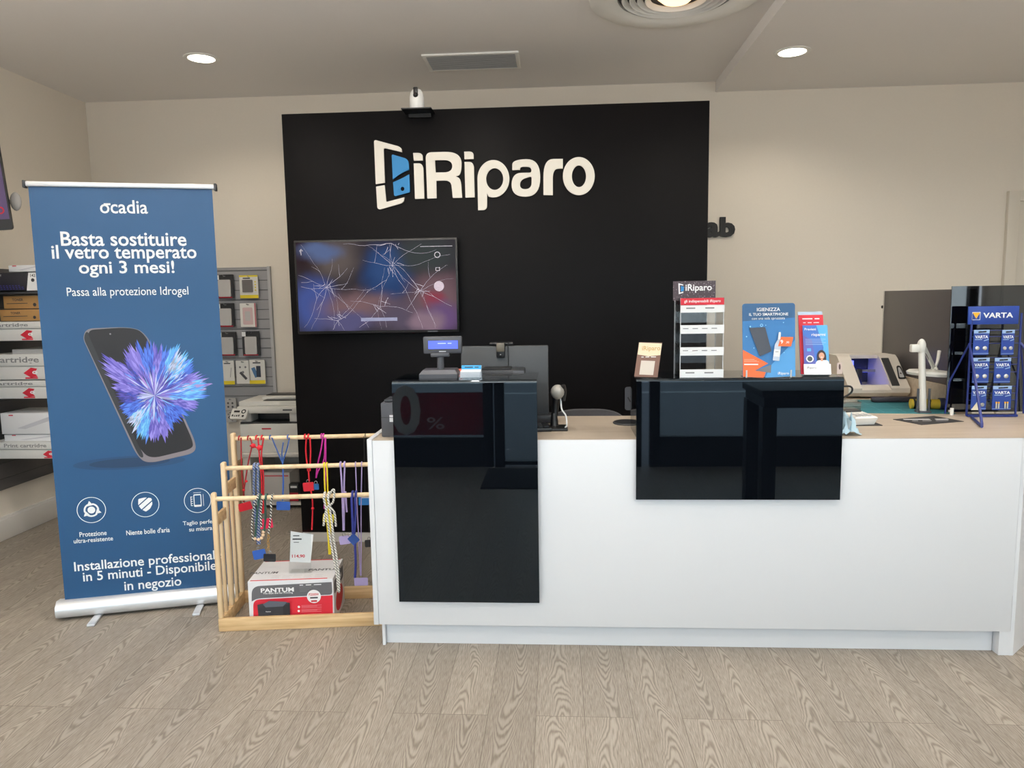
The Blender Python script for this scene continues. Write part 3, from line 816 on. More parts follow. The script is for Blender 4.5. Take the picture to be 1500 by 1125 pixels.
# ================================================================== DARK BOARD, SHELVES AND CARTONS BY THE SIDE WALL
DG = mat('slat_board_dark', rgb(74, 72, 72), .6)
o = MB().box(XW + .003, XW + .03, 3.9, 5.0, .33, 1.75, DG)
for k in range(14): o.box(XW + .03, XW + .032, 3.9, 5.0, .4 + k * .1, .404 + k * .1, BLACK)
tag(o.build('slat_board', loc=(XW, 4.4, .33)), 'dark grey slatted board on the side wall holding the print cartridge shelves', 'display board')
YS = 4.35
SF2 = face((0, YS, 0))
LIPW = mat('shelf_lip_white', rgb(214, 213, 210), .5); REDP = mat('print_red', rgb(196, 28, 52), .6); LIPG = mat('lip_grey', rgb(168, 170, 182), .6)
def zpix(y, px=40): return at(px, y, Y=YS).z
def lip(mb, y0, y1, y2, txt, xt, wt, xl, xr=80):
    """two-strip carton or shelf front: a strip of writing over a strip with a red emblem"""
    za, zb, zc = zpix(y0), zpix(y1), zpix(y2)
    X0, X1 = XW + .034, -2.95
    mb.box(X0, X1, YS + .01, YS + .36, zc, za, LIPW, bev=.004)
    mb.box(X0, X1, YS - .006, YS + .01, zb + .004, za, LIPW, bev=.003)
    mb.box(X0, X1, YS, YS + .012, zc, zb, LIPW, bev=.003)
    F1 = face((0, YS - .0062, 0)); F2 = face((0, YS - .0002, 0))
    a = at(xt, (y0 + y1) / 2, Y=YS); b_ = at(xt + wt, (y0 + y1) / 2, Y=YS)
    mb.text(txt, GREYINK, F1, (a.x + b_.x) / 2, (za + zb) / 2, w=b_.x - a.x, h=(za - zb) * .62, bold=.02)
    e = at(xl, (y1 + y2) / 2, Y=YS); s_ = (zb - zc) * .42
    if s_ > .012:
        mb.shape([[(e.x - s_ * 1.5, e.z), (e.x, e.z + s_), (e.x + s_ * 1.2, e.z + s_ * .8), (e.x + s_ * .6, e.z), (e.x + s_ * 1.2, e.z - s_ * .7), (e.x - s_ * .2, e.z - s_ * .8)]], REDP, F2)
        mb.shape([ell(e.x + s_ * .7, e.z + s_ * .1, s_ * .5, s_ * .3), ell(e.x + s_ * .7, e.z + s_ * .1, s_ * .25, s_ * .12)], PAPER, F2)
        mb.bars(1, REDP, F2, e.x, zc + s_ * .28, w=s_ * 2.4, h=s_ * .34, bold=.03)
    return mb
def shelf_tray(name, label, cat, y0, y1, y2, txt, xt, wt, xl, group):
    o = lip(MB(), y0, y1, y2, txt, xt, wt, xl).build(name, loc=(-3.28, YS + .18, zpix(y2)))
    return tag(o, label, cat, group)
G1 = 'print cartridge shelf trays on the dark slat board'
shelf_tray('shelf_tray', 'white print cartridge shelf tray directly beneath the brown toner cartons', 'shelf', 471, 482, 499, 'Print cartridge', -40, 82, 40, G1)
shelf_tray('shelf_tray', 'thicker white print cartridge tray stacked on top of another white tray', 'shelf', 519, 537, 556, 'Print cartridge', -46, 104, 46, G1)
shelf_tray('shelf_tray', 'white print cartridge tray directly under the thicker stacked tray', 'shelf', 557.5, 567, 584, 'Print cartridge', -44, 93, 43, G1)
shelf_tray('shelf_tray', 'lowest white print cartridge shelf tray with the flat white cartons on it', 'shelf', 647.5, 659, 672, 'Print cartridge', 7, 62, 71, G1)
def carton(name, label, px0, px1, y0, y1, m, dz=.02, dep=.26, deco=None, grp=None):
    a = at(px0, y1, Y=YS + dz); b_ = at(px1, y0, Y=YS + dz)
    mb = MB().box(max(a.x, XW + .036), b_.x, YS + dz, YS + dz + dep, a.z, b_.z, m, bev=.002)
    if deco: deco(mb, face((0, YS + dz - .0003, 0)), max(a.x, XW + .036), b_.x, a.z, b_.z)
    o = mb.build(name, loc=((a.x + b_.x) / 2, YS + dz + dep / 2, a.z))
    return tag(o, label, 'carton', grp)
TAN = mat('carton_brown', rgb(158, 120, 70), .7); CARTW = mat('carton_white', rgb(222, 222, 224), .6); NAVY = mat('carton_black', rgb(20, 20, 30), .5)
def d_toner(mb, F, x0, x1, z0, z1):
    h = z1 - z0
    mb.text('TONER', INK, F, x0 + (x1 - x0) * .38, z1 - h * .3, h=h * .2, bold=.02)
    mb.shape([band(x0 + .02, z1 - h * .6, x1 - .09, z1 - h * .58, .004)], INK, F).shape([ell(x1 - .045, z0 + h * .3, h * .14)], INK, F)
def d_black(mb, F, x0, x1, z0, z1):
    w = x1 - x0; h = z1 - z0
    mb.shape([[(x1 - .075, z0), (x1, z0), (x1, z1), (x1 - .055, z1)]], PAPER, F)
    mb.text('142', INK, F, x1 - .028, z1 - h * .16, h=h * .16, bold=.02).shape([ell(x1 - .03, z0 + h * .58, h * .1)], INK, F)
    mb.text('JET', PAPER, F, x1 - .24, z1 - h * .16, h=h * .12)
    for k in range(26): mb.shape([rect(x1 - .26 + (k % 9) * .02, x1 - .248 + (k % 9) * .02, z0 + h * (.08 + .09 * (k // 9)), z0 + h * (.13 + .09 * (k // 9)))], mat('print_indigo_dots', rgb(52, 50, 120), .6), F)
def d_white(mb, F, x0, x1, z0, z1):
    w = x1 - x0; h = z1 - z0
    LG = mat('carton_line', rgb(196, 196, 202), .6)
    mb.shape([[(x0 + w * .3, z0 + h * .28), (x1, z0 + h * .9), (x1, z0 + h * .7), (x0 + w * .45, z0 + h * .24)]], LG, F)
    mb.bars(1, REDP, F, x0 + w * .2, z1 - h * .1, h=max(.008, h * .07))
carton('toner_carton', 'black and white printer toner carton above the brown toner cartons', -30, 54, 399, 427, NAVY, .03, deco=d_black)
carton('shelf_board', 'dark shelf board under the black toner carton', -40, 60, 427, 432, DARKP, .0, .34)['category'] = 'shelf'
carton('flat_carton', 'slim white carton lying on top of the black toner carton', 13, 56, 388, 398.5, CARTW, .05, deco=d_white)
carton('toner_carton', 'upper brown toner carton of the stacked pair on the shelf', 6, 60, 433, 452.5, TAN, .04, deco=d_toner, grp='brown toner cartons')
carton('toner_carton', 'lower brown toner carton of the stacked pair on the shelf', 1, 60, 453, 470.5, TAN, .02, deco=d_toner, grp='brown toner cartons')
carton('flat_carton', 'small grey carton lying on the thicker stacked print cartridge tray', 18, 62, 511.5, 518.6, mat('carton_grey', rgb(168, 168, 168), .6), .05)
carton('flat_carton', 'tall plain white carton with a grey swoosh on the lowest shelf', 3, 78, 605, 636, CARTW, .03, deco=d_white)
carton('flat_carton', 'thin white carton beneath the tall white carton on the lowest shelf', 7, 78, 636.5, 647, CARTW, .04, deco=d_white)
# hanging giant phone dummy
MM = face((-3.44, 4.3, 1.62), R(24))
t = thing('phone_display_board', 'giant dummy smartphone board fixed to the side wall above the shelves', 'display board', (-3.5, 4.3, 1.9), 0)
e0 = at(19, 336, Y=4.3)
MM = face((e0.x, 4.3, e0.z), R(18)) @ Matrix.Rotation(R(-4), 4, 'Z').inverted()
MB().shape([rect(-.34, 0, 0, .52, .02)], BLACK, MM, z=-.02, depth=.02).build('housing', t, smooth=0)
PV = mat('print_purple_night', rgb(84, 66, 110), .5)
p = MB().shape([rect(-.33, -.008, .062, .5)], PV, MM, z=.0006).shape([[(-.33, .2), (-.06, .15), (-.045, .30), (-.33, .42)]], mat('print_pale_mauve', rgb(150, 130, 140), .5), MM, z=.001)
p.shape([rect(-.33, -.04, .40, .49)], mat('print_teal', rgb(70, 130, 130), .5), MM, z=.0012).shape([ell(-.05, .115, .022), ell(-.05, .115, .014)], REDP, MM, z=.0014)
p.build('screen_print', t, smooth=0)
MB().tube([(XW, 4.42, e0.z + .17), (e0.x - .06, 4.34, e0.z + .17)], .03, GREYP, seg=16).ball((e0.x + .0, 4.345, e0.z + .17), .035, mat('knob_grey', rgb(150, 148, 146), .5), sq=(1, .5, 1.6)).build('wall_mount', t)

# ================================================================== WOODEN LANYARD RACK
RA = R(6.5)
RO = Vector((-1.566, 3.135, 0))
rk = thing('lanyard_rack', 'stepped pale pine rack with three dowel rails standing beside the counter', 'display rack', RO, RA)
RT = frame(RO, RA)
RD = {'front': .012, 'mid': .165, 'back': .325}
def rack_plane(rail, off=0):
    """the upright plane just before one of the rails"""
    p = RT @ Vector((0, RD[rail] - off, 0)); n = RT.to_3x3() @ Vector((0, 1, 0))
    return (p, n)
def rl(rail, px, py, off=0): return at(px, py, plane=rack_plane(rail, off))
def rh(rail, px, py): return rl(rail, px, py).z
HZ = {'front': rh('front', 316, 731), 'mid': rh('mid', 328, 686), 'back': rh('back', 340, 643)}
RW = .752
MB().box(0, RW, 0, .02, 0, .062, PINEX, RT, bev=.003).build('front_board', rk)
MB().box(0, RW, .325, .345, 0, .062, PINEX, RT, bev=.003).build('back_board', rk)
for x in (0, RW - .022):
    MB().box(x, x + .022, .02, .325, 0, .062, PINEX, RT, bev=.003).build('side_board', rk)
    for k in ('front', 'mid', 'back'):
        y = RD[k]
        MB().box(x, x + .022, max(.0, y - .018), y + .018, .06, HZ[k] + .03, PINE, RT, bev=.008, seg=3).build('post', rk)
    for (y, z) in ((.085, HZ['front'] - .10), (.245, HZ['mid'] - .10)):
        MB().box(x + .004, x + .018, y - .012, y + .012, .06, z, PINE, RT, bev=.004).build('side_slat', rk)
    for k, z in ((('front', 'mid'), HZ['front'] - .13), (('mid', 'back'), HZ['mid'] - .13)):
        MB().box(x + .004, x + .018, RD[k[0]] + .018, RD[k[1]] - .018, z, z + .055, PINEX, RT, bev=.003).build('side_crosspiece', rk)
for k in ('front', 'mid', 'back'):
    MB().tube([(.02, RD[k], HZ[k]), (RW - .02, RD[k], HZ[k])], .0105, PINE, RT, seg=14).build('rail', rk)
def rail_z(rail, px):                              # centre of a rail where the line of sight at px meets it
    p = rl(rail, px, 680); return HZ[rail], (RT.inverted() @ p).x

# ------------------------------------------------------------------ phone lanyards on the rails
CHROME = STEEL
def cmat(n, r, g, b): return mat('cord_' + n, rgb(r, g, b), .75, noise=.18, nscale=400)
def rail_loop(mb, rail, px0, px1, r, m):
    """the cord going over its rail"""
    for px in (px0, px1):
        x = rail_z(rail, px)[1]; z = HZ[rail]
        pts = [RT @ Vector((x, RD[rail] + (.0105 + r) * math.sin(a), z + (.0105 + r) * math.cos(a))) for a in [R(q) for q in range(-110, 111, 20)]]
        mb.tube(pts, r, m, seg=6)
def lanyard(label, rail, cords, r, m, card=None, cm=None, over=None, off=.013, ring_=True, cardname='card_tab', group='phone lanyards on the pine rack', extra=None):
    """cords: lists of spots along each strand; card: spot, width, height (in the same units) and turn"""
    p0 = rl(rail, *cords[0][0], off)
    t = thing('phone_lanyard', label, 'lanyard', (p0.x, p0.y, HZ[rail]), RA, group)
    mb = MB()
    r *= 1.2
    for c_ in cords:
        mb.tube([rl(rail, x, y, off) for x, y in c_], r, m, seg=6, smooth=5)
    if over: rail_loop(mb, rail, over[0], over[1], r, m)
    mb.build('cord', t, smooth=60)
    if card:
        cx, cy, w, h, an = card
        c0 = rl(rail, cx, cy, off); k = (rl(rail, cx + 10, cy, off) - rl(rail, cx, cy, off)).length / 10
        F = face(c0, RA) @ Matrix.Rotation(R(an), 4, 'Z')
        w *= k; h *= k
        MB().shape([rect(-w / 2, w / 2, -h / 2, h / 2, min(w, h) * .15)], cm, F, z=-.001, depth=.0022).build(cardname, t, smooth=0)
        if ring_:
            g = [F @ Vector((.007 * math.cos(a), h / 2 + .006 + .008 * math.sin(a), .0)) for a in [2 * math.pi * q / 14 for q in range(14)]]
            MB().tube(g, .0013, CHROME, seg=6, closed=True).build('split_ring', t)
    if extra: extra(t, rail, off)
    return t
def knots(sp_, m, nm='knot'):
    def f(t, rail, off):
        for (x, y, r) in sp_:
            MB().ball(rl(rail, x, y, off), r, m).build(nm, t)
    return f
RED = cmat('red', 196, 24, 40); DRED = cmat('dark_red', 150, 22, 34); NAVYC = cmat('navy', 34, 44, 120); BLUC = cmat('denim', 48, 84, 150); MAG = cmat('magenta', 190, 44, 150)
YEL = cmat('yellow', 226, 202, 40); LIL = cmat('lilac', 172, 156, 206); WHC = cmat('white', 224, 220, 210); BLKC = cmat('black', 24, 24, 26); SLT = cmat('slate', 70, 88, 118); GRN = cmat('bottle_green', 40, 74, 66)
def braided(n, c1, c2, sc_=220, thr=.55):
    m = bpy.data.materials.new(n); m.use_nodes = True; nt = m.node_tree; b = nt.nodes['Principled BSDF']
    tc = nt.nodes.new('ShaderNodeTexCoord'); w = nt.nodes.new('ShaderNodeTexWave'); w.inputs['Scale'].default_value = sc_ / 6.28 * 1.0; w.bands_direction = 'DIAGONAL'
    cr = nt.nodes.new('ShaderNodeValToRGB'); cr.color_ramp.interpolation = 'CONSTANT'; cr.color_ramp.elements[0].color = c1; cr.color_ramp.elements[1].color = c2; cr.color_ramp.elements[1].position = thr
    nt.links.new(tc.outputs['Object'], w.inputs[0]); nt.links.new(w.outputs['Fac'], cr.inputs[0]); nt.links.new(cr.outputs[0], b.inputs[0]); b.inputs['Roughness'].default_value = .8
    return m
BW = braided('cord_black_white', rgb(18, 18, 20), rgb(226, 222, 214), 250); WB = braided('cord_white_black', rgb(226, 222, 212), rgb(84, 84, 88), 300, .8); BS = braided('cord_blue_grey', rgb(44, 66, 128), rgb(150, 158, 164), 260)
def cd(n, r, g, b): return mat('tab_' + n, rgb(r, g, b), .5)
RC, BC, DBC, LC, YC_, BKC, PKC, TLC = cd('red', 206, 26, 46), cd('blue', 38, 86, 170), cd('deep_blue', 22, 62, 130), cd('lilac', 172, 160, 208), cd('yellow', 232, 214, 44), cd('black', 22, 22, 26), cd('raspberry', 214, 26, 76), cd('teal', 24, 92, 150)

lanyard('dark red cord lanyard with a tilted red card, first on the back rail', 'back', [[(353, 641), (354, 690), (357, 720)], [(357, 720), (360, 700), (364, 676), (369, 652), (366, 641)], [(357, 718), (357, 735)]], .0028, DRED, (359, 742, 20, 12, 14), RC, (353, 366), extra=knots([(361, 705, .006), (357, 718, .007)], RED))
lanyard('red cord lanyard with a thick knot and raspberry card behind the beaded cords', 'back', [[(378, 641), (380, 668), (383, 700), (384, 752)], [(386, 641), (383, 668), (386, 700), (386, 752)], [(366, 653), (374, 655), (382, 658)]], .0030, RED, (389, 767, 21, 15, 6), PKC, (378, 386), extra=knots([(371, 653, .012), (380.5, 656, .014)], RED))
lanyard('blue cord lanyard spread in a V with a bright blue card', 'back', [[(398, 641), (404, 655), (411, 672), (414, 679)], [(424, 641), (421, 655), (417, 668), (414, 679)], [(415, 648), (413, 664), (414, 679)]], .0026, BLUC, (415, 741, 20, 13, -3), BC, (398, 424),
        extra=lambda t, rl_, of: MB().tube([rl(rl_, 414, 679, of), rl(rl_, 415, 705, of), rl(rl_, 414, 733, of)], [.004, .006, .004], BC, smooth=3).build('strap', t))
lanyard('bright red loop lanyard with a square red card and long dangling tail', 'back', [[(449, 641), (448, 660), (451, 690)], [(454, 641), (455, 660), (454, 690)], [(452, 690), (453, 705)], [(455, 716), (458, 738), (457, 776)]], .0032, RED, (452, 713, 16, 13, 4), RC, (449, 454), extra=knots([(458, 745, .008), (452, 685, .008)], RED))
lanyard('magenta cord lanyard with a small teal tab beside the bright red one', 'back', [[(473, 641), (470, 660), (465, 682), (463, 700)], [(476, 641), (475, 672), (466, 690), (463, 700)], [(477, 641), (477, 690), (475, 745)]], .003, MAG, (463, 713, 8, 9, 0), TLC, (473, 476))
lanyard('black cord lanyard with a small black card, at the counter end', 'back', [[(537, 641), (539, 700), (541, 780)]], .0016, BLKC, (541, 796, 13, 11, 2), BKC, (537, 537))
lanyard('blue and grey braided rope lanyard with a blue card beneath wooden beads', 'mid', [[(373, 684), (372, 715), (374, 760), (378, 797)], [(378, 684), (378, 715), (379, 760), (380, 797)]], .0055, BS, (380, 812, 19, 14, 10), BC, (373, 378))
lanyard('yellow cord lanyard with a folded yellow tag and long tail', 'mid', [[(475, 684), (476, 715), (479, 752)], [(479, 684), (480, 715), (481, 752)], [(479, 766), (481, 790), (482, 812)], [(484, 766), (484, 790), (484, 812)]], .003, YEL, (481, 759, 16, 13, -8), YC_, (475, 479), ring_=False)
lanyard('lilac cord lanyard with a lilac card hanging at half height', 'mid', [[(499, 684), (501, 715), (503, 777)], [(505, 684), (504, 715), (504, 777)], [(506, 720), (508, 750)]], .0036, LIL, (505, 791, 16, 13, 6), LC, (499, 505))
lanyard('very long thin lilac lanyard with the lowest lilac card', 'mid', [[(521, 684), (523, 740), (526, 800), (528, 843)], [(530, 684), (529, 740), (529, 800), (529, 843)]], .0022, LIL, (529, 852, 20, 12, 0), LC, (521, 530))
def chain_(t, rail, off):
    G = mat('gold_metal', rgb(206, 168, 92), .3, metal=1)
    for k in range(6):
        c_ = rl(rail, 393 + .6 * math.sin(k * 2), 783 + k * 4.2, off); a = k % 2
        MB().tube([c_ + Vector((.0045 * math.cos(q) * (1 if a else .3), .0045 * math.cos(q) * (.2 if a else 1), .008 * math.sin(q))) for q in [2 * math.pi * j / 10 for j in range(10)]], .0014, G, seg=5, closed=True).build('chain_link', t)
lanyard('black and white dotted cord lanyard with a gold chain and black card', 'front', [[(376, 731), (371, 748), (369, 775), (371, 792)], [(384, 731), (382, 752), (383, 772)], [(397, 731), (397, 750), (395, 770), (393, 782)]], .0036, BW, (395, 817, 18, 12, -3), BKC, (376, 397), extra=chain_)
lanyard('dark green cord lanyard ending in a string of round wooden beads', 'front', [[(379, 731), (376, 760), (374, 786)], [(388, 731), (389, 755), (387, 778)]], .004, GRN, None, None, (379, 388),
        extra=lambda t, rl_, of: [MB().ball(rl(rl_, x, y, of), .0072, mat('bead_wood', rgb(232, 204, 168), .5)).build('bead', t) for x, y in ((373.5, 789), (378.5, 790.5), (383, 788), (385.5, 783.5), (386, 779))])
lanyard('white cord lanyard flecked with black, tied in a bow at the rail', 'front', [[(474, 728), (478, 748), (484, 790), (493, 840), (496, 866)], [(480, 728), (484, 750), (489, 790), (496, 836), (497, 866)], [(481, 726), (489, 717), (488, 735), (480, 742)], [(483, 742), (490, 752), (492, 771)], [(480, 742), (476, 755), (474, 770)]], .0044, WB, None, None, (474, 480),
        extra=lambda t, rl_, of: [MB().tube([rl(rl_, 496.5, y0, of), rl(rl_, 496.5, y1, of)], .0045, STEEL).build('metal_clasp', t) for y0, y1 in ((860, 868),)])
lanyard('navy blue lanyard with a dark blue diamond tab halfway down', 'front', [[(515, 728), (516, 750), (517, 782)], [(520, 728), (521, 750), (519, 782)], [(520, 796), (521, 825), (520, 846)]], .0048, NAVYC, (518, 790, 13, 14, 40), DBC, (515, 520))
# blue hanging pack by the counter
t = thing('hanging_pack', 'bright blue blister pack hanging from the back rail next to the counter', 'packet', tuple(rl('back', 533, 731, .012)), RA)
F = face(rl('back', 535, 731, .012), RA)
MB().shape([rect(-.033, .033, -.03, .03, .004)], cd('pack_blue', 34, 116, 188), F, z=-.003, depth=.006).shape([rect(-.02, .03, .006, .02)], PAPER, F, z=.0035).bars(1, cd('deep_blue', 22, 62, 130), F, .004, .013, w=.04, z=.004).build('card', t, smooth=0)
MB().tube([F @ Vector((0, .028, 0)), (RT @ Vector((rail_z('back', 535)[1], RD['back'] - .013, HZ['back'])))], .0012, BLKC).build('hang_cord', t)

# ------------------------------------------------------------------ printer carton in the rack, with its price card
BA2 = RA
PB = RT @ Vector((.1, .032, 0))
a = at(362.5, 853, plane=(PB, Vector((-math.sin(BA2), math.cos(BA2), 0)))); b_ = at(487.5, 847, plane=(PB, Vector((-math.sin(BA2), math.cos(BA2), 0))))
bw, bh = (b_ - a).length, (a.z + b_.z) / 2
PB = Vector((a.x, a.y, 0))
bx = thing('printer_carton', 'white red and grey PANTUM printer carton sitting inside the pine rack', 'carton', PB, BA2)
XT = frame(PB, BA2); XF = face(PB, BA2)
REDC = mat('carton_red', rgb(200, 34, 52), .55); GRC = mat('carton_grey_print', rgb(92, 92, 96), .55); CW = mat('carton_gloss_white', rgb(228, 228, 230), .45)
BD = .145
S = MB().box(0, bw, 0, .27, 0, bh, CW, XT, bev=.002)
def bxp(u, v): return on(XF, 340 + u / 6.618, 750 + v / 6.618)
S.layer = 1
S.shape([rp([(*bxp(190, 868), 0), (*bxp(190, 720), .04), (*bxp(965, 678), 0), (*bxp(972, 780), .02), (*bxp(960, 800), .01), (*bxp(240, 838), .03)])], GRC, XF)
S.shape([rp([(*bxp(208, 1040), 0), (*bxp(205, 850), .03), (*bxp(975, 806), 0), (*bxp(978, 1000), .02), (*bxp(970, 1030), 0)])], REDC, XF)
def bxt(st, u0, u1, v, h, m, bold=0, **k):
    a_ = bxp(u0, v); c_ = bxp(u1, v)
    S.text(st, m, XF, (a_[0] + c_[0]) / 2, (a_[1] + c_[1]) / 2, w=c_[0] - a_[0], h=h, bold=bold, **k)
bxt('PANTUM', 278, 600, 755, .021, PAPER, .03)
bxt('The Best Bid for Printing', 300, 590, 786, .010, PAPER, .01)
S.bars(3, PAPER, XF, (bxp(655, 704)[0] + bxp(865, 704)[0]) / 2, bxp(760, 704)[1], w=bxp(865, 704)[0] - bxp(655, 704)[0], h=.005)
for k in range(4): S.shape([rect(bxp(655, 730)[0], bxp(790 - 20 * k, 730)[0], bxp(700, 724 + k * 14)[1], bxp(700, 720 + k * 14)[1])], GREYINK, XF)
c_ = bxp(795, 815)
S.shape([ell(*c_, .032)], PAPER, XF).text('P2500W', REDC, XF, c_[0], c_[1] + .010, w=.046, h=.012, bold=.02).bars(1, INK, XF, c_[0], c_[1] - .006, w=.036, h=.009)
S.shape([rect(c_[0] - .014, c_[0] + .014, c_[1] - .026, c_[1] - .018, .003)], REDC, XF)
for k, v in enumerate((915, 953, 998)):
    q = bxp(650, v); S.shape([ell(*q, .0055)], PAPER, XF)
    for j in range(3): S.shape([rect(q[0] + .012, q[0] + .105 - .02 * (j % 2), q[1] + .005 - j * .005, q[1] + .007 - j * .005)], mat('carton_pink_print', rgb(222, 130, 140), .6), XF)
# picture of the boxed machine
PRB = mat('print_machine', rgb(44, 46, 52), .5); PRT = mat('print_machine_top', rgb(86, 92, 102), .5); PRS = mat('print_machine_side', rgb(30, 31, 36), .5)
S.shape([rp([(*bxp(250, 890), .004), (*bxp(300, 880), 0), (*bxp(565, 868), .004), (*bxp(568, 1000), .004), (*bxp(430, 1022), 0), (*bxp(262, 1000), .004)])], PRB, XF)
S.shape([[bxp(305, 885), bxp(365, 852), bxp(540, 862), bxp(500, 905), bxp(330, 915)]], PRT, XF)
S.shape([[bxp(500, 905), bxp(566, 872), bxp(568, 998), bxp(500, 1015)]], PRS, XF)
S.text('Pantum', PAPER, XF, *bxp(358, 955), w=.022)
# print on the lid and end
UT = flat(PB, BA2) @ Matrix.Translation((0, 0, bh))
S.shape([rect(.01, bw * .93, .004, .014)], REDC, UT, z=.0005).shape([rect(.01, bw - .01, .256, .266)], REDC, UT, z=.0005)
S.text('PANTUM', GRC, UT, bw * .84, .125, w=.15, h=.026, bold=.02, z=.0005).text('PANTUM', GRC, UT, bw * .12, .105, w=.13, h=.026, bold=.02, z=.0005)
for k in range(5): S.shape([rect(bw * .25 + k * .05, bw * .25 + k * .05 + .04, .03, .032), rect(bw * .25 + k * .05, bw * .25 + k * .05 + .034, .045, .047), rect(bw * .25 + k * .05, bw * .25 + k * .05 + .038, .06, .062)], mat('carton_pale_print', rgb(178, 176, 178), .6), UT, z=.0005)
EF = Matrix.Translation(PB) @ Matrix.Rotation(BA2, 4, 'Z') @ Matrix.Translation((bw, 0, 0)) @ Matrix(((0, 0, 1, 0), (1, 0, 0, 0), (0, 1, 0, 0), (0, 0, 0, 1)))
S.shape([rect(.02, .25, bh * .62, bh * .9, .02)], GRC, EF, z=.0005).shape([ell(.135, bh * .36, .09, bh * .26)], REDC, EF, z=.0006).text('PANTUM', PAPER, EF, .135, bh * .75, w=.14, z=.001, bold=.02)
S.build('carton_body', bx, smooth=0)
pc = thing('price_card', 'white price card reading 114,90 in a clear holder on top of the printer carton', 'price card', XT @ Vector((bw * .62, .1, bh)), BA2)
PF = face(XT @ Vector((0, .1, bh + .002)), BA2 - R(4), R(8))
q = [on(PF, 426, 778), on(PF, 459, 783), on(PF, 455, 824), on(PF, 424.5, 823)]
MB().shape([q], PAPER, PF, z=.0, depth=.001).bars(1, INK, PF, q[0][0] + .026, q[0][1] - .022, w=.030, bold=.03, z=.0015).bars(1, INK, PF, q[0][0] + .030, q[0][1] - .038, w=.044, bold=.03, z=.0015) \
    .bars(1, GREYINK, PF, q[0][0] + .026, q[0][1] - .053, w=.026, z=.0015).text('114,90', REDC, PF, q[3][0] + .042, q[3][1] + .026, w=.062, h=.017, bold=.03, z=.0015).build('paper', pc, smooth=0)
x0, x1 = q[3][0] - .003, q[2][0] + .004
y1_ = q[0][1] + .006
MB().shape([rect(x0, x1, -.001, y1_)], ACRYL, PF, z=.003, depth=.0015).box(x0, x1, -.002, .05, 0, .0018, ACRYL, XT @ Matrix.Translation((0, .09, bh))).build('clear_holder', pc, smooth=0)

# ================================================================== BACK WALL: SLAT PANEL WITH PACKS, PRINTER ON A CABINET
SLG = mat('slat_grey', rgb(150, 150, 152), .5); SLD = mat('slat_groove', rgb(96, 96, 99), .6)
sx1 = at(401, 470, Y=YB).x; sz1 = at(398, 391, Y=YB).z; sx0 = -3.05
sw = thing('slatwall_display', 'light grey slatted display panel on the back wall beside the banner', 'display board', ((sx0 + sx1) / 2, YB, .6))
m_ = MB(); zz = .62
pitch = .0756
k = 0
while zz < sz1 - .02:
    m_.box(sx0, sx1 - .022, YB - .022, YB - .004, zz + .006, min(zz + pitch, sz1), SLG)
    zz += pitch
m_.box(sx0, sx1 - .02, YB - .006, YB - .001, .62, sz1, SLD)
m_.build('slats', sw, smooth=0)
MB().box(sx1 - .022, sx1, YB - .028, YB - .001, .60, sz1 + .004, mat('slat_trim', rgb(176, 176, 178), .4)).build('edge_trim', sw)
YPK = YB - .045
def pack(name, label, px0, px1, y0, y1, m, deco, cat='packet', group='accessory packs hanging on the grey slat panel'):
    a_ = at(px0, y1, Y=YPK); c_ = at(px1, y0, Y=YPK)
    t = thing(name, label, cat, ((a_.x + c_.x) / 2, YPK, a_.z), 0, group)
    w, h = c_.x - a_.x, c_.z - a_.z
    F = face(((a_.x + c_.x) / 2, YPK, a_.z))
    mb = MB().shape([rect(-w / 2, w / 2, 0, h, .006), ell(0, h - .012, .012, .004)], m, F, z=0, depth=.012)
    mb.layer = 32
    rest = deco(mb, F, w, h, t)
    mb.build('card', t, smooth=0)
    MB().tube([(t.location.x, YB - .02, a_.z + h - .011), (t.location.x, YPK - .035, a_.z + h - .006)], .0025, STEEL, seg=6).build('peg', t)
    return t
PALE = mat('pack_pale_window', rgb(186, 184, 182), .3); PBK = mat('pack_black', rgb(20, 20, 23), .4); PYL = mat('pack_yellow', rgb(232, 210, 40), .5); PWH = mat('pack_white', rgb(226, 224, 218), .5)
def d_case(mb, F, w, h, t):
    mb.shape([rect(-w / 2, -w / 2 + .03, h - .04, h - .004)], PAPER, F)
    MB().shape([rect(-w * .33, w * .36, h * .06, h * .78, .012)], PALE, F, z=.0125, depth=.010).build('clear_case', t, smooth=0)
    mb.shape([rect(-w * .45, w * .4, .002, .01)], REDP, F)
def d_yel(mb, F, w, h, t):
    mb.shape([rect(-w / 2, w / 2, 0, h * .14)], PYL, F).shape([rect(-w / 2, w / 2, h * .93, h)], PYL, F)
    MB().shape([rect(-w * .34, w * .22, h * .26, h * .8, .006)], mat('pack_grey_window', rgb(98, 94, 92), .3), F, z=.0125, depth=.008).build('clear_window', t, smooth=0)
    for k in range(4): mb.shape([ell(w * .36, h * (.35 + .12 * k), .006)], PYL, F)
    mb.bars(1, INK, F, -w * .1, h * .87, w=w * .4)
def d_pink(mb, F, w, h, t):
    mb.shape([rect(-w * .34, w * .3, h * .1, h * .82, .01)], mat('pack_pink', rgb(206, 178, 178), .4), F).shape([rect(-w * .2, w * .14, h * .26, h * .66, .01)], PALE, F)
    mb.shape([rect(w * .42, w * .5, 0, h)], mat('pack_rose_edge', rgb(190, 110, 120), .5), F)
def d_small(mb, F, w, h, t):
    mb.shape([rect(-w / 2, w / 2, 0, h * .15)], PYL, F).bars(1, INK, F, 0, h * .88, w=w * .5).shape([band(w * .2, h * .3, w * .3, h * .7, .004)], GREYINK, F)
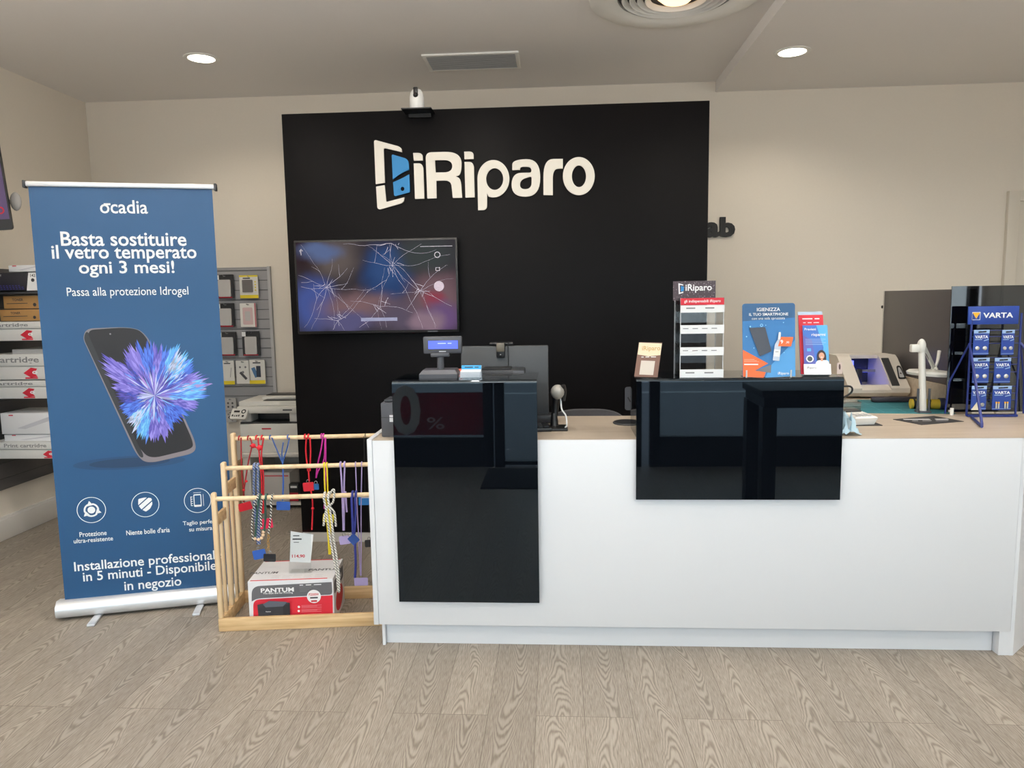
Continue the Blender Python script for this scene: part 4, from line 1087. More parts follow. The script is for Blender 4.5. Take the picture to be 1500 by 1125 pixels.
def d_plug(mb, F, w, h, t):
    for k in (-.2, .2): mb.shape([ell(w * k, h * .72, .008)], GREYINK, F)
    mb.shape([band(-w * .2, h * .5, w * .25, h * .2, .02)], mat('pack_dark_gadget', rgb(70, 70, 74), .5), F).shape([ell(0, h * .5, .01)], GREYINK, F)
def d_phones(mb, F, w, h, t):
    mb.shape([rect(-w / 2, w / 2, 0, h * .15)], PYL, F).bars(1, INK, F, 0, h * .88, w=w * .5)
    mb.shape([band(-w * .25, h * .68, -w * .02, h * .28, .03)], mat('pack_blue_phone', rgb(70, 110, 150), .4), F).shape([band(w * .1, h * .75, w * .1, h * .28, .035)], mat('pack_navy_phone', rgb(30, 42, 62), .4), F)
def d_dots(mb, F, w, h, t):
    for x in (-.2, .2):
        for y in (.3, .6): mb.shape([ell(w * x, h * y, .008)], mat('pack_dark_gadget', rgb(70, 70, 74), .5), F)
pack('phone_case_pack', 'black phone case pack on the top row of the slat panel', 318, 342, 402, 437, PBK, d_case)
pack('phone_case_pack', 'black phone case pack beside the pink and white pack', 320, 343, 444, 479, PBK, d_case)
pack('phone_case_pack', 'black phone case pack half behind the banner edge, third row', 322, 346, 486, 521, PBK, d_case)
pack('phone_case_pack', 'fully visible black phone case pack under the pink and white pack', 357, 380, 485, 521, PBK, d_case)
pack('screen_cover_pack', 'yellow and white pack with a grey window, top row of the slat panel', 353, 378, 403, 437, PWH, d_yel)
pack('accessory_pack', 'pink and white case pack under the yellow pack', 354, 375, 444, 479, PWH, d_pink)
pack('accessory_pack', 'slim white pack with a yellow foot at the banner edge', 326, 343, 528, 563, PWH, d_small)
pack('accessory_pack', 'small white pack with two plugs and a dark gadget', 348, 366, 528, 562, PWH, d_plug)
pack('accessory_pack', 'white and yellow pack picturing two phones', 367, 388, 527, 562, PWH, d_phones)
pack('accessory_pack', 'tiny grey pack with four dark dots above another tiny pack', 331, 346, 583, 601, mat('pack_grey', rgb(180, 178, 176), .5), d_dots)
pack('accessory_pack', 'lowest tiny grey pack next to the printer control panel', 332, 346, 602, 618, MATS['pack_grey'], d_plug)

# white cabinet and the printer on it
YCB = 5.12
cx0 = at(357, 700, Y=YCB).x; cx1 = cx0 + .62; cz1 = at(400, 664, Y=YCB).z
cb = thing('printer_cabinet', 'white open shelf cabinet under the multifunction printer', 'cabinet', ((cx0 + cx1) / 2, 5.35, 0))
LAM = mat('cabinet_white', rgb(212, 208, 202), .5)
zs = at(400, 741, Y=YCB).z
MB().box(cx0, cx1, YCB - .02, 5.6, cz1 - .025, cz1, LAM, bev=.002).build('top', cb)
for x in (cx0, cx1 - .055): MB().box(x, x + .055, YCB, 5.6, 0, cz1 - .025, LAM, bev=.002).build('side_panel', cb)
MB().box(cx0 + .055, cx1 - .055, YCB + .02, 5.6, zs, zs + .02, LAM).build('shelf', cb)
MB().box(cx0 + .055, cx1 - .055, 5.58, 5.6, 0, cz1 - .025, LAM).build('back_panel', cb)
def simple_box(name, label, cat, px0, px1, y0, y1, Y, dep, m, deco=None, z0=None, bev=.003):
    a_ = at(px0, y1, Y=Y); c_ = at(px1, y0, Y=Y)
    z0 = a_.z if z0 is None else z0
    mb = MB().box(a_.x, c_.x, Y, Y + dep, z0, c_.z, m, bev=bev)
    if deco: deco(mb, face((0, Y - .0002, 0)), a_.x, c_.x, z0, c_.z)
    return tag(mb.build(name, loc=((a_.x + c_.x) / 2, Y + dep / 2, z0)), label, cat)
simple_box('paper_box', 'large pale box on the lower shelf of the printer cabinet', 'carton', 388, 424, 692, 741, 5.2, .3, mat('box_pale', rgb(198, 194, 190), .6), lambda mb, F, x0, x1, z0, z1: mb.shape([rect(x0 + .01, x1 - .01, z1 - .03, z1 - .022)], REDP, F), zs + .02)
def d_redpack(mb, F, x0, x1, z0, z1):
    mb.shape([rect(x0 + .004, x1 - .004, z0 + .004, z0 + (z1 - z0) * .5, .004)], REDP, F).shape([rect(x0 + .012, x1 - .012, z1 - .03, z1 - .014)], PAPER, F)
simple_box('accessory_box', 'small black and red box on the cabinet shelf beside the pale box', 'box', 424.5, 437, 709, 741, 5.17, .06, PBK, d_redpack, zs + .02)
tag(MB().box(cx0 - .11, cx0 - .02, 5.2, 5.5, 0, .33, mat('board_brown', rgb(150, 122, 86), .7), bev=.003).build('brown_carton', loc=(cx0 - .065, 5.35, 0)), 'brown cardboard carton on the floor against the printer cabinet', 'carton')
px0, px1 = at(352, 640, Y=YCB + .02).x, at(438, 640, Y=YCB + .02).x
pz = cz1
mf = thing('multifunction_printer', 'white and black multifunction laser printer on the white cabinet', 'printer', ((px0 + px1) / 2, 5.33, pz))
def zq(y): return at(395, y, Y=YCB + .02).z
PW = mat('printer_white', rgb(222, 220, 214), .4); PK = mat('printer_black', rgb(26, 26, 28), .4)
MB().box(px0, px1, YCB + .02, 5.55, pz, zq(621), PW, bev=.008).bars(1, REDP, face((0, YCB + .0195, 0)), (px0 + px1) / 2 - .02, zq(628), w=.07).build('body', mf)
MB().box(px0 + .002, px1 - .002, YCB + .03, 5.55, zq(621), zq(618.5), PK).build('output_tray', mf)
for a_, b2 in ((px0, px0 + .075), (px1 - .075, px1)): MB().box(a_, b2, YCB + .05, 5.5, zq(619), zq(606), PW, bev=.004).build('pillar', mf)
MB().box(px0 + .07, px1 - .07, 5.3, 5.5, zq(619), zq(606), PK).build('inner_bay', mf)
MB().box(px0 - .02, px1 + .01, YCB + .03, 5.55, zq(606), zq(596), PW, bev=.006).bars(1, INK, face((0, YCB + .0295, 0)), px1 - .08, zq(601), w=.07).build('scanner_bed', mf)
lid = MB().box(px0 - .015, px1 + .005, YCB + .06, 5.55, zq(596), zq(589), PW, bev=.006)
lid.box(px0 + .12, px1 - .02, 5.28, 5.54, zq(589), zq(585), PW, bev=.006).build('scanner_lid', mf)
MB().box(px0 + .16, px1 + .0, 5.2, 5.28, zq(589) , zq(588), PK, bev=.001).box(px0 + .12, px1 - .05, 5.36, 5.5, zq(585), zq(584), PK, bev=.001).build('feeder_slot', mf)
CPF = face((px0 - .06, YCB - .01, zq(612)), R(-6), R(38))
cpn = MB().shape([rect(0, .125, 0, .085, .012)], PW, CPF, z=-.02, depth=.02)
cpn.layer = 2
cpn.shape([rect(.02, .065, .052, .068)], PK, CPF).shape([ell(.095, .06, .018), ell(.095, .06, .010)], PK, CPF)
for k in range(4): cpn.shape([rect(.012 + k * .017, .022 + k * .017, .018, .034, .002)], PK, CPF)
cpn.shape([ell(.1, .022, .009)], PK, CPF).box(px0 - .03, px0 + .02, YCB + .0, YCB + .06, zq(612), zq(604), PW).build('control_panel', mf, smooth=0)

# ================================================================== ON THE TALL RISER AND THE TILL SIDE
ZR = 1.172
cdp = at(645, 549, Y=3.13)
t = thing('customer_display', 'grey till customer display on a post, lit blue, standing on the tall riser', 'customer display', (cdp.x, 3.13, ZR))
T = frame((cdp.x, 3.13, ZR), R(2))
x0, x1 = at(617, 545, Y=3.13).x - cdp.x, at(672, 545, Y=3.13).x - cdp.x
bs = MB(); vs = []
for (w, d_, z) in ((.0, 0, 0), (.0, 0, .018), (.012, .02, .034)):
    vs += [(x0 + w, -.06 + d_, z), (x1 - w, -.06 + d_, z), (x1 - w, .075 - d_ * .3, z), (x0 + w, .075 - d_ * .3, z)]
bs.add(vs, [(3, 2, 1, 0), (8, 9, 10, 11)] + [(a + k, a + (k + 1) % 4, a + 4 + (k + 1) % 4, a + 4 + k) for a in (0, 4) for k in range(4)], GREYP, T)
bs.build('base', t, smooth=0)
zc_ = lambda y: at(648, y, Y=3.13).z - ZR
MB().tube([(.0, .02, .03), (.0, .02, zc_(523))], .015, GREYP, T, seg=16).box(-.04, .04, .0, .04, zc_(523), zc_(517), GREYP, T, bev=.004).build('post', t)
hx0, hx1 = at(620, 505, Y=3.13).x - cdp.x, at(676, 505, Y=3.13).x - cdp.x
HT = T @ Matrix.Rotation(R(-4), 4, 'X')
MB().box(hx0, hx1, -.0, .035, zc_(518), zc_(493), GREYP, T, bev=.005).build('head', t)
HF = T @ Matrix.Rotation(R(90), 4, 'X')
MB().shape([rect(hx0 + .022, hx1 - .016, zc_(511), zc_(499))], glow('display_blue', rgb(74, 92, 226), .9), HF, z=.0012).bars(2, glow('display_digits', rgb(150, 164, 240), .9), HF, (hx0 + hx1) / 2 + .01, zc_(503), w=.06, z=.002, bold=.01).build('screen', t, smooth=0)
MB().bars(1, mat('pale_lettering', rgb(190, 192, 196), .5), HF, (hx0 + hx1) / 2, zc_(514.8), w=.03, z=.001).build('maker_name', t, smooth=0)

chp = at(691, 554, Y=3.06)
t = thing('business_card_holder', 'clear holder with blue and white business cards on the tall riser', 'card holder', (chp.x, 3.06, ZR))
F = face((chp.x, 3.06, ZR), R(-3))
MB().shape([rect(-.052, .048, 0, .030, .004)], glassy('holder_clear', (.86, .88, .9, 1), .4), F, z=.014, depth=.002).shape([rect(-.052, .048, 0, .004)], ACRYL, F, z=-.03, depth=.044).build('holder', t, smooth=0)
for k in range(4):
    F2 = face((chp.x - .004 + .001 * k, 3.06 - .009 + .006 * k, ZR + .0045), R(-3), R(14))
    q = MB().shape([rect(-.043, .041, 0, .0505 if k == 3 else .026 + .002 * k)], PAPER, F2, z=0, depth=.0045)
    q.layer = 14
    if k == 3:
        q.shape([rect(-.043, .041, .033, .0502)], cd('card_sky', 40, 150, 206), F2).bars(2, INK, F2, 0, .042, w=.06)
    o = q.build('business_card', loc=(chp.x, 3.06, ZR + .004), smooth=0)
    tag(o, 'tall blue topped business card at the back of the clear card holder' if k == 3 else 'short plain white business card in the front stack of the clear holder', 'business card', 'business cards in the clear holder' if k < 3 else None)
# the blue-topped rear card stands taller than the stack before it
np_ = at(668, 552, Y=3.14)
q = MB()
NF = flat((np_.x - .012, 3.16, ZR), R(12))
for k in range(5): q.box(-.04, .04, -.02, .022, .0006 * k + .0002, .0006 * k + .0006, mat('note_coral', rgb(222, 116, 92), .7), NF)
q.add([(-.04, .022, .003), (.04, .022, .003), (.036, .03, .03), (-.034, .03, .026)], [(0, 1, 2, 3)], MATS['note_coral'], NF)
tag(q.build('note_pad', loc=(np_.x, 3.16, ZR)), 'coral paper note pad lying behind the business cards', 'note pad')

# receipt printer and card terminal behind / beside the riser
def d_rp(mb, F, x0, x1, z0, z1): mb.shape([rect(x0 + .03, x1 - .03, z1 - .03, z1 - .02)], BLACK, F)
a_ = at(702, 600, Y=3.32); b_ = at(768, 541, Y=3.32)
rp_ = thing('receipt_printer', 'dark receipt printer on the counter behind the tall riser', 'printer', ((a_.x + b_.x) / 2, 3.37, ZT))
MB().box(a_.x, b_.x, 3.30, 3.44, ZT, b_.z, DARKP, bev=.006).build('body', rp_)
MB().box(a_.x + .015, b_.x - .06, 3.32, 3.42, b_.z, b_.z + .006, BLACK, bev=.002).box(b_.x - .05, b_.x, 3.297, 3.30, b_.z - .05, b_.z - .004, GREYP, bev=.001).build('paper_lid', rp_)
a_ = at(559, 640, Y=3.075); b_ = at(579, 590, Y=3.075)
pm = thing('fiscal_printer', 'dark grey till printer with a white label at the counter end', 'till printer', ((a_.x + b_.x) / 2 + .05, 3.15, ZT))
MB().box(a_.x, a_.x + .1, 3.075, 3.25, ZT, b_.z, GREYP, bev=.006).box(a_.x + .012, a_.x + .09, 3.09, 3.2, b_.z, b_.z + .012, DARKP, bev=.004).build('body', pm)
MB().shape([rect(at(570.5, 610, Y=3.075).x, at(576.5, 610, Y=3.075).x, at(570, 618, Y=3.075).z, at(570, 608, Y=3.075).z)], PAPER, face((0, 3.0748, 0))).build('label', pm, smooth=0)
MB().box(a_.x - .001, a_.x + .101, 3.0735, 3.0745, ZT + .085, ZT + .087, BLACK).build('seam', pm)

# touch monitor seen from behind, with its webcam
YM = 3.46
mx0, mx1 = at(676, 560, Y=YM).x, at(803.5, 560, Y=YM).x
mz0, mz1 = at(803, 607, Y=YM).z, at(803, 506, Y=YM).z
mo = thing('till_monitor', 'dark grey till monitor seen from behind with its stand on the counter', 'monitor', ((mx0 + mx1) / 2, YM + .03, ZT))
MB().box(mx0, mx1, YM, YM + .03, mz0, mz1, mat('monitor_back', rgb(58, 61, 64), .5), bev=.005).build('back_shell', mo)
MB().box(mx0 + .01, mx1 - .01, YM + .03, YM + .034, mz0 + .01, mz1 - .01, BLACK).build('screen', mo)
MB().box((mx0 + mx1) / 2 - .08, (mx0 + mx1) / 2 + .08, YM + .0, YM + .145, ZT, ZT + .014, DARKP, bev=.004).box((mx0 + mx1) / 2 - .03, (mx0 + mx1) / 2 + .03, YM + .035, YM + .06, ZT + .01, mz0 + .12, DARKP, bev=.004).build('stand', mo)
wx = at(733.5, 510, Y=YM).x
wc = thing('webcam', 'small webcam clipped over the top edge of the till monitor', 'webcam', (wx, YM - .01, mz1))
MB().box(wx - .020, wx + .020, YM - .022, YM - .002, mz1 - .055, mz1 + .018, BLACK, bev=.006).build('clip', wc)
MB().box(wx - .019, wx + .019, YM - .027, YM - .021, mz1 - .026, mz1 + .016, mat('webcam_olive', rgb(92, 86, 74), .35), bev=.004).ball((wx, YM - .022, mz1 - .040), .004, STEEL).build('clip_cover', wc)
MB().box(wx - .055, wx + .06, YM + .002, YM + .028, mz1 + .002, mz1 + .018, BLACK, bev=.007).build('camera_bar', wc)
MB().tube([(wx + .035, YM - .004, mz1 + .02), (wx + .035, YM - .006, mz1 - .03), (wx + .036, YM - .004, mz1 - .12)], .0022, BLACK, smooth=5).build('cable', wc)

# hand scanner in its stand
sxy = at(812, 626, Z=ZT)
hs = thing('barcode_scanner', 'grey hand barcode scanner resting in a black stand with a white cable', 'barcode scanner', (sxy.x, 3.27, ZT))
T = frame((sxy.x, 3.27, ZT))
zh = at(817, 574, Y=3.27).z - ZT
MB().box(-.055, .06, -.075, .04, 0, .012, BLACK, T, bev=.005).tube([(0, .0, .01), (.0, .012, .07)], [.02, .014], BLACK, T, seg=14).build('stand', hs)
MB().tube([(.004, .01, .06), (.006, .012, .1), (.012, .006, zh - .02)], [.014, .018], BLACK, T, seg=14, smooth=4).build('handle', hs)
MB().ball((.016, -.004, zh), .036, mat('scanner_grey', rgb(150, 148, 142), .3), T, sq=(.86, 1.2, .92), seg=22).build('head', hs)
MB().tube([(.04, -.01, zh + .03), (.046, .0, zh), (.04, .0, zh - .04)], [.012, .012, .01], BLACK, T, smooth=4).build('grip_cap', hs)
MB().tube([(.03, .0, zh - .03), (.034, -.01, .09), (.052, -.01, .06), (.056, -.02, .02), (.05, -.05, .014)], .0035, PAPER, T, smooth=6).build('cable', hs)
kx = at(800, 634, Z=ZT)
kb = thing('keyboard', 'black keyboard on the counter poking out behind the tall riser', 'keyboard', (kx.x - .1, 3.22, ZT))
T = frame((kx.x - .1, 3.22, ZT), R(8))
MB().box(-.2, .12, -.05, .08, 0, .018, BLACK, T, bev=.004).build('body', kb)
for i in range(12):
    for j in range(4): MB().box(-.19 + i * .025, -.168 + i * .025, -.04 + j * .028, -.016 + j * .028, .018, .024, DARKP, T, bev=.003).build('key', kb) if i > 6 else None
a_ = at(789, 619, Y=3.44)
o = MB().box(a_.x - .05, a_.x + .085, 3.40, 3.5, ZT + .002, ZT + .04, DARKP, bev=.005).build('card_reader', loc=(a_.x, 3.45, ZT))
tag(o, 'low dark box on the counter between the monitor and the scanner', 'card reader')

# tablet stand between the risers
tx = at(921, 620, Z=ZT)
ts = thing('tablet_stand', 'dark tablet stand with a slotted plate and round foot, beside the wide riser', 'tablet stand', (tx.x, tx.y, ZT))
T = frame((tx.x, tx.y, ZT))
MB().lathe([(.0001, 0), (.072, 0), (.074, .004), (.07, .008), (.0001, .009)], DARKP, T, 36).build('foot', ts)
MB().tube([(.02, 0, .006), (.02, 0, .2)], .011, DARKP, T, seg=14).build('pole', ts)
p0, p1 = at(915, 600, Y=tx.y), at(950, 566, Y=tx.y)
PFm = face((0, tx.y - .014, 0))
MB().shape([rect(p0.x, p1.x, p0.z, p1.z, .012)], GREYP, PFm, z=0, depth=.006).build('plate', ts, smooth=0)
m_ = MB()
for k in range(3):
    a2 = at(919 + k * 4, 588 - k * 1.5, Y=tx.y); b2 = at(923 + k * 4, 581 - k * 1.5, Y=tx.y)
    m_.shape([band(a2.x, b2.z, b2.x, a2.z, .006)], BLACK, PFm, z=.0065)
m_.build('slot_marks', ts, smooth=0)
# office chair behind the counter
ccx = at(858, 606, Y=4.0)
oc = thing('office_chair', 'dark grey office chair with a rounded back behind the counter', 'chair', (ccx.x, 4.05, 0))
T = frame((ccx.x, 4.05, 0))
FAB = mat('chair_fabric', rgb(70, 70, 74), .8, noise=.15, nscale=80)
MB().shape([rp([(-.19, .50, .05), (.19, .50, .05), (.235, .82, .05), (.16, ccx.z + .05, .12), (-.16, ccx.z + .05, .12), (-.235, .82, .05)], 8)], FAB, T @ Matrix.Translation((0, -.2, 0)) @ Matrix.Rotation(R(90), 4, 'X'), z=0, depth=.05).build('backrest', oc)
MB().box(-.23, .23, -.2, .25, .44, .51, FAB, T, bev=.03, seg=3).build('seat', oc)
MB().tube([(0, .02, .06), (0, .02, .45)], .026, DARKP, T).build('gas_column', oc)
for k in range(5):
    a = 2 * math.pi * k / 5
    leg = MB().tube([(0, .02, .09), (.28 * math.cos(a), .02 + .28 * math.sin(a), .055)], [.025, .014], DARKP, T).build('leg', oc)
    MB().ball((.28 * math.cos(a), .02 + .28 * math.sin(a), .028), .028, BLACK, T, sq=(.7, 1, 1)).build('caster', leg)

# ================================================================== ON THE WIDE RISER
# small acrylic card stand
q0 = at(930, 553, Z=ZR); sy = 3.03
KF = face((0, sy, ZR + .001), 0, R(14))
c4 = [on(KF, 929, 551.5), on(KF, 963, 553), on(KF, 970, 502), on(KF, 936, 501.5)]
ks = thing('counter_card_stand', 'small brown and cream iRiparo card stand at the end of the wide riser', 'card stand', ((c4[0][0] + c4[1][0]) / 2, sy, ZR))
MB().shape([c4], mat('card_brown', rgb(112, 80, 66), .5), KF, z=0, depth=.003).build('card', ks, smooth=0)
u = lambda s_, t_: (c4[0][0] + (c4[1][0] - c4[0][0]) * s_ + (c4[3][0] - c4[0][0]) * t_, c4[0][1] + (c4[1][1] - c4[0][1]) * s_ + (c4[3][1] - c4[0][1]) * t_)
CREAM = mat('card_cream', rgb(232, 214, 182), .4); OCHRE = mat('card_ochre', rgb(196, 160, 100), .5)
m_ = MB().shape([[u(.01, .64), u(.5, .6), u(.99, .65), u(.99, .99), u(.01, .99)]], CREAM, KF, z=.0034)
m_.text('iRiparo', OCHRE, KF, *u(.56, .82), w=.075, z=.004, bold=.015).bars(3, PAPER, KF, *u(.5, .58), w=.06, z=.004)
m_.shape([[u(.2, .06), u(.8, .06), u(.8, .47), u(.2, .47)]], mat('card_patch', rgb(206, 196, 184), .5), KF, z=.0038)
m_.build('card_print', ks, smooth=0)
MB().box(c4[0][0] - .002, c4[1][0] + .012, sy - .03, sy + .05, ZR, ZR + .004, ACRYL).build('clear_foot', ks)

# tall acrylic tower
YT = 3.01
T0, T1 = at(998, 553, Y=YT), at(1060, 553, Y=YT)
ztop = at(1030, 436, Y=YT).z
tw = thing('acrylic_display_tower', 'tall clear acrylic display tower with white label strips and an iRiparo header', 'display tower', ((T0.x + T1.x) / 2, YT + .08, ZR))
x0, x1 = T0.x - .004, T1.x - .006; YD = YT + .15
m_ = MB()
m_.box(x0 - .003, x0, YT, YD, ZR, ztop, ACRYL).box(x1, x1 + .003, YT, YD, ZR, ztop, ACRYL).box(x0, x1, YD - .003, YD, ZR, ztop, ACRYL).box(x0, x1, YT, YD, ZR, ZR + .003, ACRYL)
m_.build('clear_body', tw, smooth=0)
EDG = mat('acrylic_edge', rgb(196, 198, 200), .2)
for x in (x0 - .003, x1):
    MB().box(x, x + .003, YT - .001, YT + .0012, ZR, ztop, EDG).box(x, x + .003, YD - .0012, YD + .001, ZR, ztop, EDG).build('polished_edge', tw, smooth=0)
m_ = MB()
for px in (1016, 1027):
    xx = at(px, 500, Y=YD).x
    m_.box(xx - .001, xx + .001, YT + .03, YD - .003, ZR + .003, ztop - .01, ACRYL)
m_.build('divider', tw, smooth=0)
TF2 = face((0, YT, 0))
strips = [(447, 457.5), (476, 488.5), (508.5, 520.5), (541, 554)]
for k, (ya, yb) in enumerate(strips):
    za, zb = at(1030, ya, Y=YT).z, max(at(1030, yb, Y=YT).z, ZR + .001)
    if k < 3: MB().box(x0, x1, YT, YD - .003, zb - .003, zb, ACRYL).build('clear_shelf', tw, smooth=0)
    m_ = MB().box(x0 - .002, x1 + .004, YT - .004, YT - .001, zb, za, PAPER)
    F3 = face((0, YT - .0041, 0))
    for j, nm in enumerate((('Pellicola', 'Cover'), ('Cavo', 'Auto', 'Casa', 'USB'), ('Cuffie', 'Audio', 'Memoria', 'Card'), ('Supporti', 'Power'))[k]):
        nn = (2, 4, 4, 2)[k]
        m_.bars(1, GREYINK, F3, x0 + (j + .5) * (x1 - x0) / nn * .9, za - (za - zb) * .4, w=.022 if nn == 4 else .036)
    m_.build('label_strip', tw, smooth=0)
zr0, zr1 = at(1030, 446.5, Y=YT).z, at(1030, 436.5, Y=YT).z
MB().box(x0 - .002, x1 + .002, YT - .004, YT - .001, zr0, zr1, REDC).text('gli indispensabili iRiparo', PAPER, face((0, YT - .0041, 0)), (x0 + x1) / 2, (zr0 + zr1) / 2, w=(x1 - x0) * .86, bold=.015).build('red_title_strip', tw, smooth=0)
YH = YD - .03
h0, h1 = at(986, 434, Y=YH), at(1048.5, 411, Y=YH)
HDM = bpy.data.materials.new('header_mesh_print'); HDM.use_nodes = True
nt = HDM.node_tree; tc = nt.nodes.new('ShaderNodeTexCoord'); ck = nt.nodes.new('ShaderNodeTexVoronoi'); ck.inputs['Scale'].default_value = 110
cr = nt.nodes.new('ShaderNodeValToRGB'); cr.color_ramp.elements[0].color = rgb(150, 140, 146); cr.color_ramp.elements[0].position = .05; cr.color_ramp.elements[1].color = rgb(66, 54, 60); cr.color_ramp.elements[1].position = .35
nt.links.new(tc.outputs['Object'], ck.inputs[0]); nt.links.new(ck.outputs['Distance'], cr.inputs[0]); nt.links.new(cr.outputs[0], nt.nodes['Principled BSDF'].inputs[0])
HF2 = face((0, YH, 0)); hw = h1.x - h0.x
m_ = MB().box(h0.x, h1.x, YH, YH + .003, at(1010, 440, Y=YH).z, h1.z, HDM).text('iRiparo', PAPER, HF2, h0.x + hw * .60, (h0.z + h1.z) / 2, w=hw * .62, bold=.02)
cz = (h0.z + h1.z) / 2; ex = h0.x + hw * .12
m_.shape([[(ex, cz + .023), (ex + .02, cz + .017), (ex + .02, cz + .013), (ex + .006, cz + .016), (ex + .007, cz - .016), (ex + .021, cz - .012), (ex + .021, cz - .017), (ex + .002, cz - .023)]], PAPER, HF2).shape([[(ex + .011, cz + .011), (ex + .023, cz + .008), (ex + .023, cz - .009), (ex + .011, cz - .012)]], SIGNB, HF2)
m_.build('header', tw, smooth=0)

# blue sanitizer display card
YG = 3.0
g0, g1 = at(1087.5, 553, Y=YG), at(1164, 553, Y=YG)
gz = at(1125, 445, Y=YG).z
GF = face((0, YG, ZR + .003), 0, R(6))
gp = lambda px, py: on(GF, px, py)
ig = thing('sanitizer_display_card', 'tall blue and orange IGIENIZZA display card on the wide riser', 'display card', ((g0.x + g1.x) / 2, YG + .02, ZR))
IB = mat('card_blue', rgb(48, 112, 170), .45); IB2 = mat('card_blue_light', rgb(78, 150, 208), .45); IB3 = mat('card_blue_deep', rgb(40, 84, 126), .45); OR = mat('card_orange', rgb(238, 106, 48), .45)
x0_, x1_ = gp(1087.5, 500)[0], gp(1164.5, 500)[0]; yt = gp(1125, 444.5)[1]
def ig_(u_, v_): return gp(1070 + u_ / 7.5, 430 + v_ / 7.5)
m_ = MB().shape([rp([(x0_, 0, 0), (x1_, 0, 0), (x1_, yt, .012), (x0_, yt, .012)])], IB, GF, z=0, depth=.003)
m_.layer = 8
m_.shape([rp([(x0_ + .0005, yt * .72, 0), (x1_ - .0005, yt * .72, 0), (x1_ - .0005, yt - .0005, .012), (x0_ + .0005, yt - .0005, .012)])], IB3, GF)
m_.shape([[(x0_ + .0005, yt * .72), (x1_ - .0005, yt * .72), (x1_ - .0005, yt * .8), (x0_ + .0005, yt * .76)]], IB, GF)
m_.shape([[ig_(440, 790), (x1_ - .0005, yt * .5), (x1_ - .0005, .001), ig_(380, 925)]], IB2, GF)
m_.shape([[ig_(133, 618), ig_(410, 768), ig_(270, 845), ig_(385, 865), ig_(360, 925), (x0_ + .0005, .0008)]], OR, GF)
m_.shape([[ig_(270, 848), ig_(445, 782), ig_(440, 872)]], mat('card_grey', rgb(110, 112, 118), .5), GF)
for k in range(3): m_.shape([[ig_(145, 722 + k * 13), ig_(260 + k * 25, 722 + k * 13), ig_(260 + k * 25, 726 + k * 13), ig_(145, 726 + k * 13)]], mat('card_pale_orange', rgb(248, 190, 160), .5), GF)
m_.shape([[ig_(145, 772), ig_(300, 772), ig_(300, 786), ig_(145, 786)]], PAPER, GF)
def igt(st, u0, u1, v_, m, bold=0, h=None):
    a_ = ig_(u0, v_); b_ = ig_(u1, v_)
    m_.text(st, m, GF, (a_[0] + b_[0]) / 2, a_[1], w=b_[0] - a_[0], bold=bold, h=h)
igt('IGIENIZZA', 285, 540, 178, PAPER, .015); igt('IL TUO SMARTPHONE', 200, 628, 232, PAPER, .015); igt('con una sola spruzzata', 230, 592, 280, PAPER, 0)
PHD = mat('card_phone_grey', rgb(58, 62, 72), .4)
m_.shape([rp([(*ig_(200, 380), .003), (*ig_(375, 370), .003), (*ig_(445, 635), .003), (*ig_(315, 690), .003)])], PHD, GF)
m_.shape([ell(*ig_(335, 350), .006), ell(*ig_(335, 350), .0035)], mat('card_spark', rgb(150, 206, 236), .5), GF)
for (uu, vv, r_) in ((575, 320, .0022), (170, 475, .0025), (380, 350, .002), (250, 600, .0018), (580, 650, .002), (210, 365, .003)): m_.shape([ell(*ig_(uu, vv), r_, n=10)], MATS['card_spark'], GF)
BOT = mat('card_bottle', rgb(196, 206, 222), .4)
m_.shape([rp([(*ig_(455, 735), .003), (*ig_(528, 742), .003), (*ig_(548, 560), .006), (*ig_(535, 500), .002), (*ig_(515, 500), .002), (*ig_(478, 560), .006)])], BOT, GF)
m_.shape([rp([(*ig_(512, 505), .001), (*ig_(540, 508), .001), (*ig_(545, 425), .003), (*ig_(522, 425), .003)])], PAPER, GF).shape([[ig_(462, 690), ig_(530, 696), ig_(540, 620), ig_(470, 612)]], PAPER, GF).bars(1, INK, GF, *ig_(500, 640), w=.012, bold=.02)
m_.shape([rp([(*ig_(512, 580), .002), (*ig_(655, 582), .002), (*ig_(680, 480), .002), (*ig_(545, 478), .002)])], OR, GF)
m_.text('9', PAPER, GF, *ig_(553, 532), h=.016, bold=.03).text(',90', PAPER, GF, *ig_(615, 540), h=.010, bold=.02)
igt('iRiparo', 510, 630, 880, PAPER, .01)
m_.build('card', ig, smooth=0)
for px in (1093, 1158):
    xx = at(px, 545, Y=YG).x
    MB().box(xx - .003, xx + .003, YG - .008, YG - .004, ZR, ZR + .03, EDG).build('clear_clip', ig, smooth=0)
MB().box(x0_ + .01, x1_ - .01, YG - .008, YG + .07, ZR, ZR + .003, ACRYL).build('clear_foot', ig, smooth=0)

# leaflet holder with its leaflets
YL = 3.02
lf0, lf1 = at(1173, 545, Y=YL), at(1218, 545, Y=YL)
lh = thing('leaflet_holder', 'white fronted leaflet holder tilted back next to the blue display card', 'leaflet holder', ((lf0.x + lf1.x) / 2, YL + .03, ZR))
LF = face(((lf0.x + lf1.x) / 2 + .002, YL, ZR + .004), R(-3), R(15))
q0, q1, q2 = on(LF, 1176.5, 547), on(LF, 1216, 546), on(LF, 1196, 534)
MB().shape([rect(q0[0], q1[0], .001, q2[1], .002)], PAPER, LF, z=.012, depth=.002).text('iRiparo', GREYINK, LF, q0[0] + .03, (q0[1] + q2[1]) / 2 + .002, w=.036, z=.0145).shape([rect(q0[0], q1[0], .001, .004)], PAPER, LF, z=-.02, depth=.032) \
    .shape([rect(q0[0], q1[0], .001, .1)], ACRYL, LF, z=-.022, depth=.002).build('holder', lh, smooth=0)
